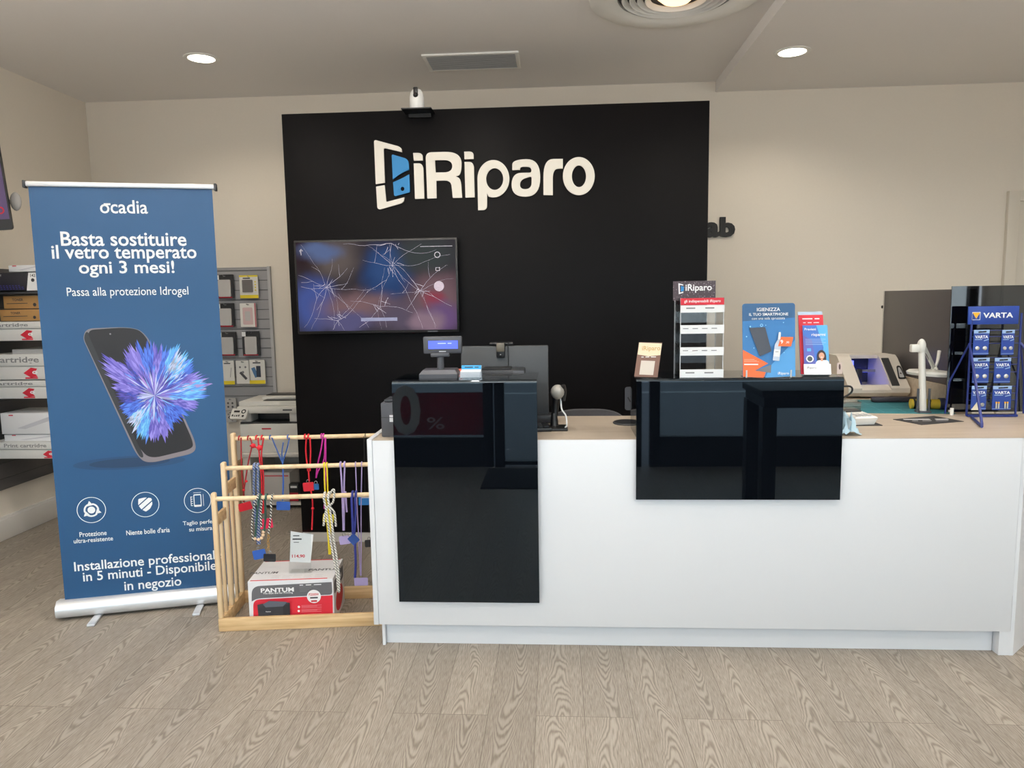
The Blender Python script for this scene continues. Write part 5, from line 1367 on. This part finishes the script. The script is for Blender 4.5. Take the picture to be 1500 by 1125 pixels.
def leaflet(label, dx, zoff, top, m, deco, group=None):
    mb = MB().shape([rect(q0[0] + .004 + dx, q1[0] - .004 + dx, .006, top)], m, LF, z=zoff, depth=.003)
    mb.layer = 0
    deco(mb, LF @ Matrix.Translation((0, 0, zoff + .003)))
    p = LF @ Vector((dx, .01, zoff))
    return tag(mb.build('leaflet', loc=p, smooth=0), label, 'leaflet', group)
lt = on(LF, 1190, 477)[1]; lt2 = on(LF, 1190, 461)[1]; cxl = (q0[0] + q1[0]) / 2
wl_ = (q1[0] - q0[0]) - .008
GRADB = mat('leaflet_blue', rgb(62, 110, 190), .45); GRADV = mat('leaflet_violet', rgb(92, 98, 176), .45); GRADS = mat('leaflet_sky', rgb(86, 168, 222), .45)
SKIN = mat('print_skin', rgb(214, 160, 132), .6); HAIR = mat('print_hair', rgb(48, 34, 32), .6)
def d_leaf(mb, F):
    x0 = cxl - wl_ / 2
    mb.shape([[(x0, .02), (x0 + wl_ * .5, .02), (x0 + wl_ * .35, lt * .7), (x0, lt * .8)]], GRADV, F).shape([[(x0 + wl_ * .7, .02), (x0 + wl_, .02), (x0 + wl_, lt), (x0 + wl_ * .55, lt), (x0 + wl_ * .8, lt * .55)]], GRADS, F)
    mb.text('Previeni', PAPER, F, x0 + wl_ * .3, lt * .92, w=wl_ * .46, bold=.015).text('risparmi', PAPER, F, x0 + wl_ * .62, lt * .80, w=wl_ * .56, bold=.015)
    for k in range(4): mb.shape([rect(x0 + wl_ * .08, x0 + wl_ * (.9 - .1 * (k % 2)), lt * (.71 - .035 * k), lt * (.718 - .035 * k))], mat('leaflet_pale', rgb(170, 196, 228), .5), F)
    hx = x0 + wl_ * .70; hy = lt * .42
    mb.shape([rp([(hx - .017, hy - .038, .004), (hx + .017, hy - .038, .004), (hx + .018, hy + .004, .014), (hx, hy + .02, .014), (hx - .018, hy + .004, .014)])], HAIR, F)
    mb.shape([rp([(hx - .034, .021, 0), (hx + .03, .021, 0), (hx + .026, hy - .026, .012), (hx - .02, hy - .026, .012)])], PAPER, F)
    mb.shape([ell(hx, hy - .008, .0105, .0135)], SKIN, F).shape([rect(hx - .004, hx + .004, hy - .03, hy - .018)], SKIN, F).shape([ell(hx, hy - .014, .004, .0015)], PAPER, F)
    mb.shape([ell(x0 + wl_ * .22, lt * .32, .015, n=12)], PAPER, F).shape([ell(x0 + wl_ * .22, lt * .32, .010)], mat('leaflet_olive', rgb(70, 80, 82), .5), F).shape([rect(x0 + wl_ * .12, x0 + wl_ * .28, lt * .47, lt * .53)], GRADS, F)
leaflet('blue and violet leaflet showing a smiling person in a white top', 0, .004, lt, GRADB, d_leaf)
def d_red(mb, F): mb.bars(2, PAPER, F, cxl - .012, lt2 * .935, w=wl_ * .7, bold=.015).bars(3, PAPER, F, cxl - .012, lt2 * .87, w=wl_ * .64)
leaflet('red topped leaflet behind the blue and violet leaflet', -.012, -.006, lt2, REDC, d_red)
leaflet('pale blue leaflet at the very back of the leaflet holder', -.012, -.014, on(LF, 1190, 457)[1] + .004, mat('leaflet_pale_blue', rgb(176, 198, 218), .5), lambda mb, F: None)
tk = at(1229, 548, Y=3.1)
TKF = face((tk.x, 3.1, ZR), R(20), R(4))
tag(MB().shape([rp([(-.012, 0, .002), (.016, 0, .002), (.012, .05, .006), (-.010, .046, .006)])], mat('tag_pale', rgb(214, 196, 188), .6), TKF, z=0, depth=.002).shape([ell(.002, .03, .005, .012)], mat('tag_dark', rgb(96, 76, 76), .6), TKF, z=.0022).build('paper_tag', loc=(tk.x, 3.1, ZR), smooth=0), 'tiny pale paper tag standing at the far end of the wide riser', 'paper tag')
cbl = at(1241, 566, Y=3.05)
tag(MB().tube([Vector((1.142, 3.07, 1.12)), at(1245.5, 566, Y=3.06), at(1246, 576, Y=3.06), Vector((1.142, 3.07, 1.06))], .004, BLACK, smooth=5).build('cable_loop', loc=cbl), 'small black cable loop at the end of the wide riser', 'cable')

# ================================================================== SERVICE BENCH SIDE
BENCHW = wood_material('bench_wood', rgb(186, 168, 144), rgb(202, 186, 164), 3, 40, 40)
bn2 = thing('service_bench', 'pale wooden repair bench behind the counter, along the side screen', 'workbench', (1.6, 4.3, 0))
MB().box(1.02, 2.0, 3.63, 5.0, .885, .915, BENCHW, bev=.002).build('bench_top', bn2)
for x in (1.05, 1.92):
    for y in (3.68, 4.9): MB().box(x, x + .05, y, y + .05, 0, .885, WHITE).build('leg', bn2)
MB().box(1.98, 2.0, 3.63, 5.0, .915, 1.028, BENCHW).build('side_upstand', bn2)
sb = thing('dark_screen_board', 'dark grey upright screen board along the side of the repair bench', 'screen', (2.01, 4.13, 1.0))
MB().box(2.002, 2.016, 3.66, 4.64, .95, 1.517, mat('screen_dark_grey', rgb(76, 72, 72), .35), bev=.002).build('board', sb)
MB().box(2.0, 2.018, 4.64, 4.648, .95, 1.517, mat('screen_edge_pale', rgb(206, 200, 190), .4)).build('edge_strip', sb)
MB().tube([(1.995, 4.655, 1.42), (2.02, 4.655, 1.42)], .009, BLACK).build('clip', sb)
for y in (3.8, 4.5): MB().box(2.018, 2.05, y, y + .05, 0, 1.2, DARKP).build('post', sb)

ss = thing('smoked_screen', 'large smoked clear screen standing on the counter behind the battery rack', 'screen', (2.12, 3.61, ZT))
MB().box(1.862, 2.41, 3.600, 3.606, ZT + .012, 1.53, SMOKE).build('smoked_sheet', ss)
for x in (1.88, 2.3):
    MB().tube([(x, 3.58, ZT), (x, 3.58, ZT + .034)], .008, WHITEP, seg=12).box(x - .005, x + .005, 3.58, 3.612, ZT + .012, ZT + .022, WHITEP).build('foot', ss)

# battery rack
BLUEM = mat('rack_blue', rgb(24, 40, 110), .35); VB = mat('varta_blue', rgb(24, 58, 140), .4)
YV = 3.53
va0, va1 = at(1416, 603, Y=YV), at(1486, 604, Y=YV)
VX0, VX1 = va0.x, va1.x + .004
vt = thing('battery_rack', 'blue wire counter rack with a VARTA header, hung with battery packs', 'display rack', ((VX0 + VX1) / 2, 3.42, ZT))
vz = lambda y: at(1452, y, Y=YV).z
hx0, hx1 = at(1418, 460, Y=YV).x, at(1492, 460, Y=YV).x
MB().box(hx0, hx1, YV - .004, YV + .004, vz(475), vz(448.5), VB, bev=.001).build('header', vt)
VF = face((0, YV - .0042, 0))
l0 = on(VF, 1424, 463); l1 = on(VF, 1436, 463)
s_ = (l1[0] - l0[0]); lx, lz = l0
mb = MB().shape([rect(lx, lx + s_, lz - s_ * .5, lz + s_ * .5), rect(lx + .002, lx + s_ - .002, lz - s_ * .5 + .002, lz + s_ * .5 - .002)], PAPER, VF)
mb.shape([[(lx + .002, lz + s_ * .42), (lx + s_ - .002, lz + s_ * .42), (lx + s_ / 2, lz - s_ * .35)]], mat('varta_amber', rgb(246, 176, 40), .5), VF)
a_, b_ = on(VF, 1440, 462), on(VF, 1484, 462)
mb.text('VARTA', PAPER, VF, (a_[0] + b_[0]) / 2, a_[1], w=b_[0] - a_[0], h=.024, bold=.03)
mb.build('header_print', vt, smooth=0)
zt_, zb_ = vz(475), ZT + .006
for x in (VX0, VX1): MB().tube([(x, YV, zb_), (x, YV, zt_ + .05)], .005, BLUEM).build('upright', vt)
rows = [484, 493, 503, 524, 534, 545, 566, 576, 586]
for y in rows: MB().tube([(VX0, YV, vz(y)), (VX1, YV, vz(y))], .0022, BLUEM, seg=6).build('cross_wire', vt)
MB().box(VX0, VX1, YV - .02, YV + .004, zb_ - .004, zb_ + .006, BLUEM).build('bottom_bar', vt)
for sx, px, kx in ((VX0, 1410, -1), (VX1, 1492, 1)):
    top = Vector((sx + kx * .004, YV, vz(503)))
    if kx < 0:
        pts = [top, Vector((at(1436, 624, Z=ZT + .006).x, 3.235, ZT + .02)), Vector((at(1436, 624, Z=ZT + .006).x - .005, 3.225, ZT + .007)), Vector((sx + .0, 3.49, ZT + .007))]
    else:
        pts = [top, Vector((sx + .11, 3.26, ZT + .02)), Vector((sx + .12, 3.25, ZT + .007)), Vector((sx + .02, 3.49, ZT + .007))]
    MB().tube(pts, .006, BLUEM).build('leg', vt)
    MB().tube([top, Vector((sx + kx * .06, YV + .05, ZT + .16)), Vector((sx + kx * .07, YV + .055, ZT + .006))], .004, BLUEM).build('back_strut', vt)
PALEB = mat('varta_pale', rgb(150, 178, 214), .45); CELL = mat('cell_steel', rgb(208, 206, 200), .3, metal=.8)
YK = YV - .028
def bpack(label, px0, px1, y0, y1, kind, lean=0):
    a_ = at(px0, y1, Y=YK); c_ = at(px1, y0, Y=YK)
    w, h = c_.x - a_.x, c_.z - a_.z
    cx = (a_.x + c_.x) / 2
    t = thing('battery_pack', label, 'battery pack', (cx, YK, a_.z), R(lean), 'battery packs hanging on the blue wire rack')
    F = face((cx, YK, a_.z), R(lean))
    m_ = MB().shape([rect(-w / 2, w / 2, 0, h, .003)], VB, F, z=-.0015, depth=.003)
    m_.layer = 4
    m_.shape([[(-w / 2, h * .86), (w / 2, h * .86), (w / 2, h), (-w / 2, h)]], PALEB, F).shape([rp([(-w * .22, h * .88, .002), (w * .3, h * .90, .002), (w * .3, h * .96, .002), (-w * .22, h * .94, .002)])], BLACK, F)
    m_.text('VARTA', PAPER, F, 0, h * .72, w=w * .84, h=h * .12, bold=.03)
    m_.shape([rect(-w * .42, w * .05, h * .60, h * .63)], PALEB, F).shape([[(w * .15, h * .58), (w * .45, h * .64), (w * .45, h * .60), (w * .15, h * .55)]], PALEB, F).shape([rect(-w / 2, w / 2, h * .05, h * .065)], PALEB, F)
    m_.build('card', t, smooth=0)
    CF = F @ Matrix.Translation((0, 0, .002))
    if kind == 'coin':
        for sx in (-.24, .24): MB().lathe([(.0001, .004), (w * .10, .004), (w * .135, .0025), (w * .14, 0)], CELL, CF @ Matrix.Translation((w * sx, h * .27, 0)), 22).build('coin_cell', t)
    elif kind == 'single':
        MB().lathe([(.0001, .004), (w * .10, .004), (w * .14, 0)], mat('cell_grey', rgb(160, 158, 152), .3, metal=.7), CF @ Matrix.Translation((w * .26, h * .22, 0)), 22).build('coin_cell', t)
        MB().shape([rp([(-w * .5, 0, .001), (-w * .02, .0, .001), (0, h * .30, .004), (-w * .1, h * .36, .006)])], mat('tag_cream', rgb(222, 212, 184), .6), CF, z=.002, depth=.001).build('cream_tag', t, smooth=0)
    else:
        for sx in (-.30, -.17, .17, .30):
            MB().tube([CF @ Vector((w * sx, h * .06, .003)), CF @ Vector((w * sx, h * .28, .003))], .0035, CELL, seg=10).build('battery', t)
            MB().tube([CF @ Vector((w * sx, h * .28, .003)), CF @ Vector((w * sx, h * .34, .003))], .0036, mat('varta_amber', rgb(246, 176, 40), .5), seg=10).build('battery_cap', t)
    MB().tube([F @ Vector((0, h * .93, .012)), F @ Vector((0, h * .93, -.030))], .0022, BLUEM, seg=6).build('hook', t)
bpack('coin battery pack in the top row of the rack, under the header emblem', 1424.5, 1449.5, 483, 520, 'coin')
bpack('coin battery pack in the top row with two dull grey cells, turned slightly', 1465, 1487, 483, 520, 'coin', 6)
bpack('coin battery pack with two bright cells in the middle row, below the first pack', 1423.5, 1449.5, 524, 561, 'coin')
bpack('coin battery pack with two bright cells in the middle row, beside its twin', 1455, 1481, 524, 561, 'coin')
bpack('battery pack in the bottom row with one cell and a cream tag', 1421.5, 1445.5, 565, 600.5, 'single')
bpack('battery pack in the bottom row holding four slim amber topped batteries', 1452.5, 1482, 565, 600.5, 'slim')

# counter mat with print, white terminal on its black mat, glove
A = [at(x, y, Z=ZT + .002) for x, y in ((1308, 614), (1368, 609), (1412, 617), (1350, 622))]
mb = MB(); prism([(p.x, p.y) for p in A], ZT, ZT + .002, mat('mat_dark', rgb(44, 44, 46), .7), mb)
ctr = sum(A, Vector()) / 4
dx = (A[1] - A[0]).normalized(); ang = math.atan2((A[2] - A[3]).y, (A[2] - A[3]).x)
MFt = flat((ctr.x, ctr.y, ZT + .002), 0)
mb.bars(2, PAPER, MFt, .0, .02, w=.2, h=.026, bold=.02).bars(3, PAPER, MFt, .0, -.02, w=.16)
tag(mb.build('counter_mat', loc=(ctr.x, ctr.y, ZT), smooth=0), 'dark printed mat lying flat on the counter before the battery rack', 'mat')
t0 = at(1258, 620, Z=ZT)
tag(MB().box(t0.x - .09, t0.x + .075, t0.y - .07, t0.y + .1, ZT, ZT + .003, mat('mat_dark', rgb(44, 44, 46), .7)).build('desk_pad', loc=(t0.x, t0.y, ZT)), 'small black pad under the white card terminal', 'pad')
ct2 = thing('card_terminal', 'white card payment terminal on the small black pad beside the wide riser', 'card terminal', (t0.x, t0.y, ZT + .003))
T = frame((t0.x - .01, t0.y + .02, ZT + .003), R(12))
mb = MB(); vs = []
for (z, i_) in ((0, .01), (.03, 0), (.036, .006)):
    for (x, y) in ((-.055 + i_, -.085 + i_), (.055 - i_, -.085 + i_), (.055 - i_, .085 - i_), (-.055 + i_, .085 - i_)): vs.append((x, y, z + (.012 if y > 0 and z > 0 else 0)))
mb.add(vs, [(3, 2, 1, 0), (8, 9, 10, 11)] + [(a + k, a + (k + 1) % 4, a + 4 + (k + 1) % 4, a + 4 + k) for a in (0, 4) for k in range(4)], WHITEP, T).build('body', ct2, smooth=0)
MB().box(-.04, .04, .015, .07, .040, .048, DARKP, T @ Matrix.Rotation(R(2), 4, 'X')).build('screen', ct2)
for i in range(3):
    for j in range(3): MB().box(-.036 + i * .026, -.016 + i * .026, -.07 + j * .024, -.052 + j * .024, .036, .041, mat('key_grey', rgb(176, 176, 176), .5), T, bev=.003).build('key', ct2)
g0_ = at(1240, 628, Z=ZT)
mb = MB()
rg = random.Random(5)
vs = []; fs = []
NX, NY = 9, 9
for j in range(NY):
    for i in range(NX):
        u_ = i / (NX - 1) - .5; w_ = j / (NY - 1) - .5
        h_ = .075 * math.exp(-(u_ * u_ + w_ * w_) * 6) * (1 + .8 * rg.uniform(-1, 1)) + .002
        vs.append((g0_.x - .045 + u_ * .085 + rg.uniform(-.004, .004), 3.12 + w_ * .13 + rg.uniform(-.004, .004), ZT + h_))
for j in range(NY - 1):
    for i in range(NX - 1): fs.append((j * NX + i, j * NX + i + 1, (j + 1) * NX + i + 1, (j + 1) * NX + i))
mb.add(vs, fs, mat('film_pale_blue', rgb(186, 214, 228), .3))
tag(mb.build('plastic_film', loc=(g0_.x - .045, 3.12, ZT), smooth=60), 'crumpled pale blue plastic film on the counter at the end of the wide riser', 'plastic film')

# teal cutting mat and clutter on the bench
ZB = .915
TEAL = mat('mat_teal', rgb(38, 112, 122), .6)
TM = flat((1.58, 3.93, ZB), R(-6))
mb = MB().box(-.36, .38, -.26, .22, 0, .003, TEAL, TM, bev=.001)
for k in range(8): mb.box(-.34 + k * .1, -.339 + k * .1, -.24, .2, .003, .0033, mat('mat_line', rgb(110, 160, 160), .6), TM)
for k in range(5): mb.box(-.34, .36, -.24 + k * .1, -.239 + k * .1, .003, .0033, MATS['mat_line'], TM)
tag(mb.build('cutting_mat', loc=(1.58, 3.93, ZB)), 'teal cutting mat spread on the repair bench', 'cutting mat')
# cutting machine
qm = at(1290, 575, Z=ZB)
mc = thing('cutting_machine', 'beige desktop cutting machine with a blue lit opening on the repair bench', 'cutting machine', (1.66, 4.28, ZB))
MC = mat('machine_beige', rgb(206, 198, 186), .4)
YM2 = 4.2
mp = lambda px, py, Y=YM2: at(px, py, Y=Y)
def solid(pts, dep, m, mb):
    """an outline traced on the front of a body and carried back by its depth"""
    n = len(pts)
    vs = [Vector(p) for p in pts] + [Vector(p) + Vector((.0, dep, 0)) for p in pts]
    return mb.add(vs, [tuple(range(n)), tuple(range(2 * n - 1, n - 1, -1))] + [((k + 1) % n, k, k + n, (k + 1) % n + n) for k in range(n)], m)
def wedge(px, lo, hi):
    """x of a spot of the machine from its place along the body"""
    return lo + (hi - lo) * px
mxa, mxb = mp(1241, 570).x, mp(1331, 570).x
W_ = mxb - mxa
hm = .235
T = frame((mxa, YM2 - .02, ZB))
# side profile (y, z): long sloping front, rounded back
prof = [(0, .035), (.0, .06), (.17, .215), (.20, .232), (.34, .232), (.37, .21), (.37, .03), (.34, .012), (.03, .012)]
def rib(x0, x1, prof_, m, mb, x0t=None, x1t=None):
    n = len(prof_)
    vs = [(x0, y, z) for y, z in prof_] + [(x1, y, z) for y, z in prof_]
    return mb.add(vs, [tuple(range(n)), tuple(range(2 * n - 1, n - 1, -1))] + [((k + 1) % n, k, k + n, (k + 1) % n + n) for k in range(n)], m, T)
rib(0, W_ * .22, prof, MC, MB()).build('end_housing', mc, smooth=30)
e2 = rib(W_ * .70, W_, prof, MC, MB())
e2.build('end_housing', mc, smooth=30)
inner = MB()
rib(W_ * .22, W_ * .70, [(.02, .012), (.0, .035), (0, .05), (.05, .075), (.05, .05), (.30, .05), (.30, .012)], MC, inner)
rib(W_ * .22, W_ * .70, [(.20, .212), (.20, .232), (.34, .232), (.37, .21), (.37, .03), (.34, .03), (.34, .2)], MC, inner)
inner.build('body', mc, smooth=30)
GB = mat('machine_blue_glow', rgb(92, 104, 250), .5, emit=3)
MB().box(W_ * .22, W_ * .70, .325, .335, .06, .2, mat('machine_inside', rgb(30, 34, 60), .5), T).build('inner_wall', mc)
MB().box(W_ * .24, W_ * .42, .30, .32, .09, .19, GB, T).box(W_ * .44, W_ * .68, .31, .318, .12, .135, GB, T).box(W_ * .3, W_ * .6, .08, .2, .051, .054, GB, T).build('blue_light', mc)
MB().box(W_ * .36, W_ * .46, .2, .27, .055, .15, BLACK, T, bev=.005).box(W_ * .22, W_ * .70, .22, .235, .13, .145, STEEL, T).build('cutter_carriage', mc)
mb = MB(); n_ = 4
for (x0, x1) in ((W_ * .72, W_ * .84),):
    vs = [(x0, .012, .074), (x1, .012, .074), (x1, .166, .2145), (x0, .166, .2145)]
    mb.add([(a, b - .002, c + .0025) for a, b, c in vs] + [(a, b + .002, c - .002) for a, b, c in vs], [(0, 1, 2, 3), (0, 4, 5, 1), (1, 5, 6, 2), (2, 6, 7, 3), (3, 7, 4, 0)], mat('machine_touch_panel', rgb(50, 50, 50), .3), T)
mb.build('touch_panel', mc, smooth=0)
# triangular badge on the sloping end
sl_a = math.atan2(.155, .17)
BGF = T @ Matrix.Translation((W_ * .93, .085, .1405)) @ Matrix.Rotation(sl_a, 4, 'X')
MB().shape([rp([(-.022, -.05, .012), (.022, -.05, .012), (.018, .05, .014), (-.004, .05, .014)])], BLACK, BGF, z=.0005, depth=.002).shape([rp([(-.014, -.04, .008), (.014, -.04, .008), (.011, .036, .01), (.0, .036, .01)])], MATS['key_grey'], BGF, z=.003).shape([ell(.002, -.01, .005)], BLACK, BGF, z=.0035).build('badge', mc, smooth=0)
# long wooden ruler and dark strip in front of the machine
tag(MB().box(1.70, 1.96, 4.02, 4.06, ZB + .004, ZB + .03, mat('tool_case_dark', rgb(48, 44, 50), .5), bev=.006).build('tool_case', loc=(1.83, 4.04, ZB)), 'slim dark tool case lying on the bench behind the lamp', 'tool case')
tag(MB().box(1.30, 1.56, 3.99, 4.03, ZB + .014, ZB + .026, BLACK, bev=.003).box(1.32, 1.54, 3.98, 4.04, ZB + .003, ZB + .014, DARKP, bev=.003).build('cutting_ruler', loc=(1.43, 4.01, ZB)), 'black ruler bar lying on the bench before the cutting machine', 'ruler')
mb = MB()
rg = random.Random(9); vs = []; fs = []
for j in range(8):
    for i in range(10):
        u_ = i / 9 - .5; w_ = j / 7 - .5
        vs.append((1.25 + u_ * .2 + rg.uniform(-.006, .006), 4.08 + w_ * .13, ZB + .004 + .045 * math.exp(-(u_ * u_ + w_ * w_) * 6) * (1 + .5 * rg.uniform(-1, 1))))
for j in range(7):
    for i in range(9): fs.append((j * 10 + i, j * 10 + i + 1, (j + 1) * 10 + i + 1, (j + 1) * 10 + i))
mb.add(vs, fs, mat('clear_bag', rgb(120, 122, 128), .15))
tag(mb.build('plastic_bag', loc=(1.25, 4.08, ZB), smooth=60), 'crumpled grey clear bag on the bench under the machine', 'bag')
cbx = thing('clear_parts_box', 'flat clear plastic parts box on the teal cutting mat', 'box', (1.44, 3.80, ZB + .004))
T = frame((1.44, 3.80, ZB + .004), R(-4))
CLB = glassy('box_clear', (.72, .70, .66, 1), .5)
MB().box(-.13, .09, -.04, .06, 0, .036, CLB, T).build('tray', cbx)
MB().box(-.132, .092, -.042, .062, .036, .042, glassy('lid_clear', (.8, .78, .74, 1), .5), T).build('lid', cbx)
tag(MB().box(1.08, 1.27, 3.76, 3.94, ZB + .001, ZB + .022, mat('carton_card', rgb(196, 164, 128), .8), bev=.002).build('cardboard_sheet', loc=(1.18, 3.86, ZB)), 'flat tan cardboard sleeve on the bench beside the clear parts box', 'cardboard')
yt_ = at(1372, 594, Y=3.78)
tr = thing('tape_roll', 'yellow and black banded tube lying on the bench near the lamp', 'tube', (1.84, 3.8, ZB))
MB().tube([(1.79, 3.80, ZB + .028), (1.92, 3.78, ZB + .028)], .025, mat('tube_yellow', rgb(206, 176, 52), .5), seg=20).build('tube', tr)
for k in range(3): MB().tube([(1.80 + k * .035, 3.798 - k * .005, ZB + .028), (1.81 + k * .035, 3.797 - k * .005, ZB + .028)], .0256, BLACK, seg=20).build('black_band', tr)
MB().tube([(1.92, 3.78, ZB + .03), (1.945, 3.776, ZB + .03)], .03, mat('tube_cap_navy', rgb(36, 40, 66), .5), seg=20).build('end_cap', tr)

# bench lamp: clamped white post, folded arm, round magnifier head
LW = mat('lamp_white', rgb(222, 220, 212), .35)
YLa = 3.68
lb = at(1352, 600, Y=YLa)
lm = thing('magnifier_lamp', 'white articulated magnifier lamp on a post at the front of the repair bench', 'bench lamp', (lb.x, YLa, ZB))
ltp = at(1350, 512, Y=YLa)
MB().tube([(lb.x, YLa, ZB), (ltp.x, YLa, ltp.z)], [.017, .015], LW, seg=16).build('post', lm)
MB().box(lb.x - .028, lb.x + .028, YLa - .03, YLa + .03, ZB, ZB + .012, GREYP, bev=.003).build('clamp', lm)
for dx_ in (-.027, .027): MB().tube([(lb.x + dx_, YLa, ZB), (lb.x + dx_, YLa, ZB + .12)], .006, GREYP).build('clamp_rod', lm)
tip = at(1350, 503, Y=YLa)
MB().ball((tip.x, YLa, ltp.z + .014), .026, LW, sq=(.8, .8, 1.5)).box(tip.x - .052, tip.x - .012, YLa - .014, YLa + .014, ltp.z - .012, ltp.z + .026, LW, bev=.005).build('joint', lm)
el = at(1369, 541, Y=YLa + .12)
for o_ in (-.010, .012):
    MB().tube([(tip.x + .012, YLa, ltp.z + .012 + o_), (el.x, el.y, el.z + o_)], .0055, LW).build('arm', lm)
MB().tube([(tip.x + .02, YLa, ltp.z - .02), (el.x - .012, el.y, el.z + .01)], .003, STEEL).build('spring', lm)
MB().ball(el, .017, LW).build('elbow', lm)
hk = at(1376, 514, Y=YLa + .16)
MB().tube([el, at(1373, 530, Y=YLa + .14), hk], [.006, .009], LW, smooth=5).build('handle', lm)
hd = at(1364, 546, Y=YLa + .1)
MB().lathe([(.0001, .012), (.05, .014), (.10, .010), (.112, 0), (.108, -.012), (.085, -.014)], LW, frame((hd.x, hd.y, hd.z), 0, R(3)), 40).tube([el, (hd.x, hd.y - .02, hd.z + .01)], .008, LW).build('lamp_head', lm)

# ================================================================== BEHIND THE VIEWER (seen in the black gloss)
bt_ = thing('display_table', 'tall black table by the shop window behind the viewer', 'table', (1.8, 1.05, 0))
MB().box(1.29, 2.3, .80, 1.30, .86, .905, BLACK, bev=.004).build('tabletop', bt_)
MB().box(1.31, 2.28, .82, 1.28, .79, .86, BLACK).build('apron', bt_)
for x in (1.30, 2.2):
    for y in (.81, 1.2): MB().box(x, x + .09, y, y + .09, 0, .80, BLACK, bev=.003).build('leg', bt_)
tag(MB().box(-.62, .62, -.40, .28, 0, .012, mat('doormat_black', rgb(22, 20, 22), .95, noise=.3, nscale=300), bev=.003).build('door_mat', loc=(0, -.06, 0)), 'black door mat on the floor at the entrance behind the viewer', 'door mat')
VR = mat('vinyl_red', rgb(150, 22, 40), .6); VW = mat('vinyl_white', rgb(222, 222, 222), .6)
WVF = Matrix.Translation((0, YF - .024, 0)) @ Matrix(((-1, 0, 0, 0), (0, 0, 1, 0), (0, 1, 0, 0), (0, 0, 0, 1)))   # faces into the room
mb = MB().shape([rect(.665, 2.3, .29, .68)], VR, WVF, z=0, depth=.001)
TX = Matrix.Translation((0, YF - .024, 0)) @ Matrix(((1, 0, 0, 0), (0, 0, 1, 0), (0, 1, 0, 0), (0, 0, 0, 1)))     # lettering made to be read from the street
mb.text('0', VW, TX, -1.37, .52, w=.27, h=.46, bold=.03, z=.003).text('%', VW, TX, -1.10, .40, w=.16, h=.11, bold=.005, z=.003)
tag(mb.build('window_vinyl', loc=(-1.4, YF - .024, .29), smooth=0), 'red window vinyl with 0 % lettering on the shop window behind the viewer', 'window sticker')
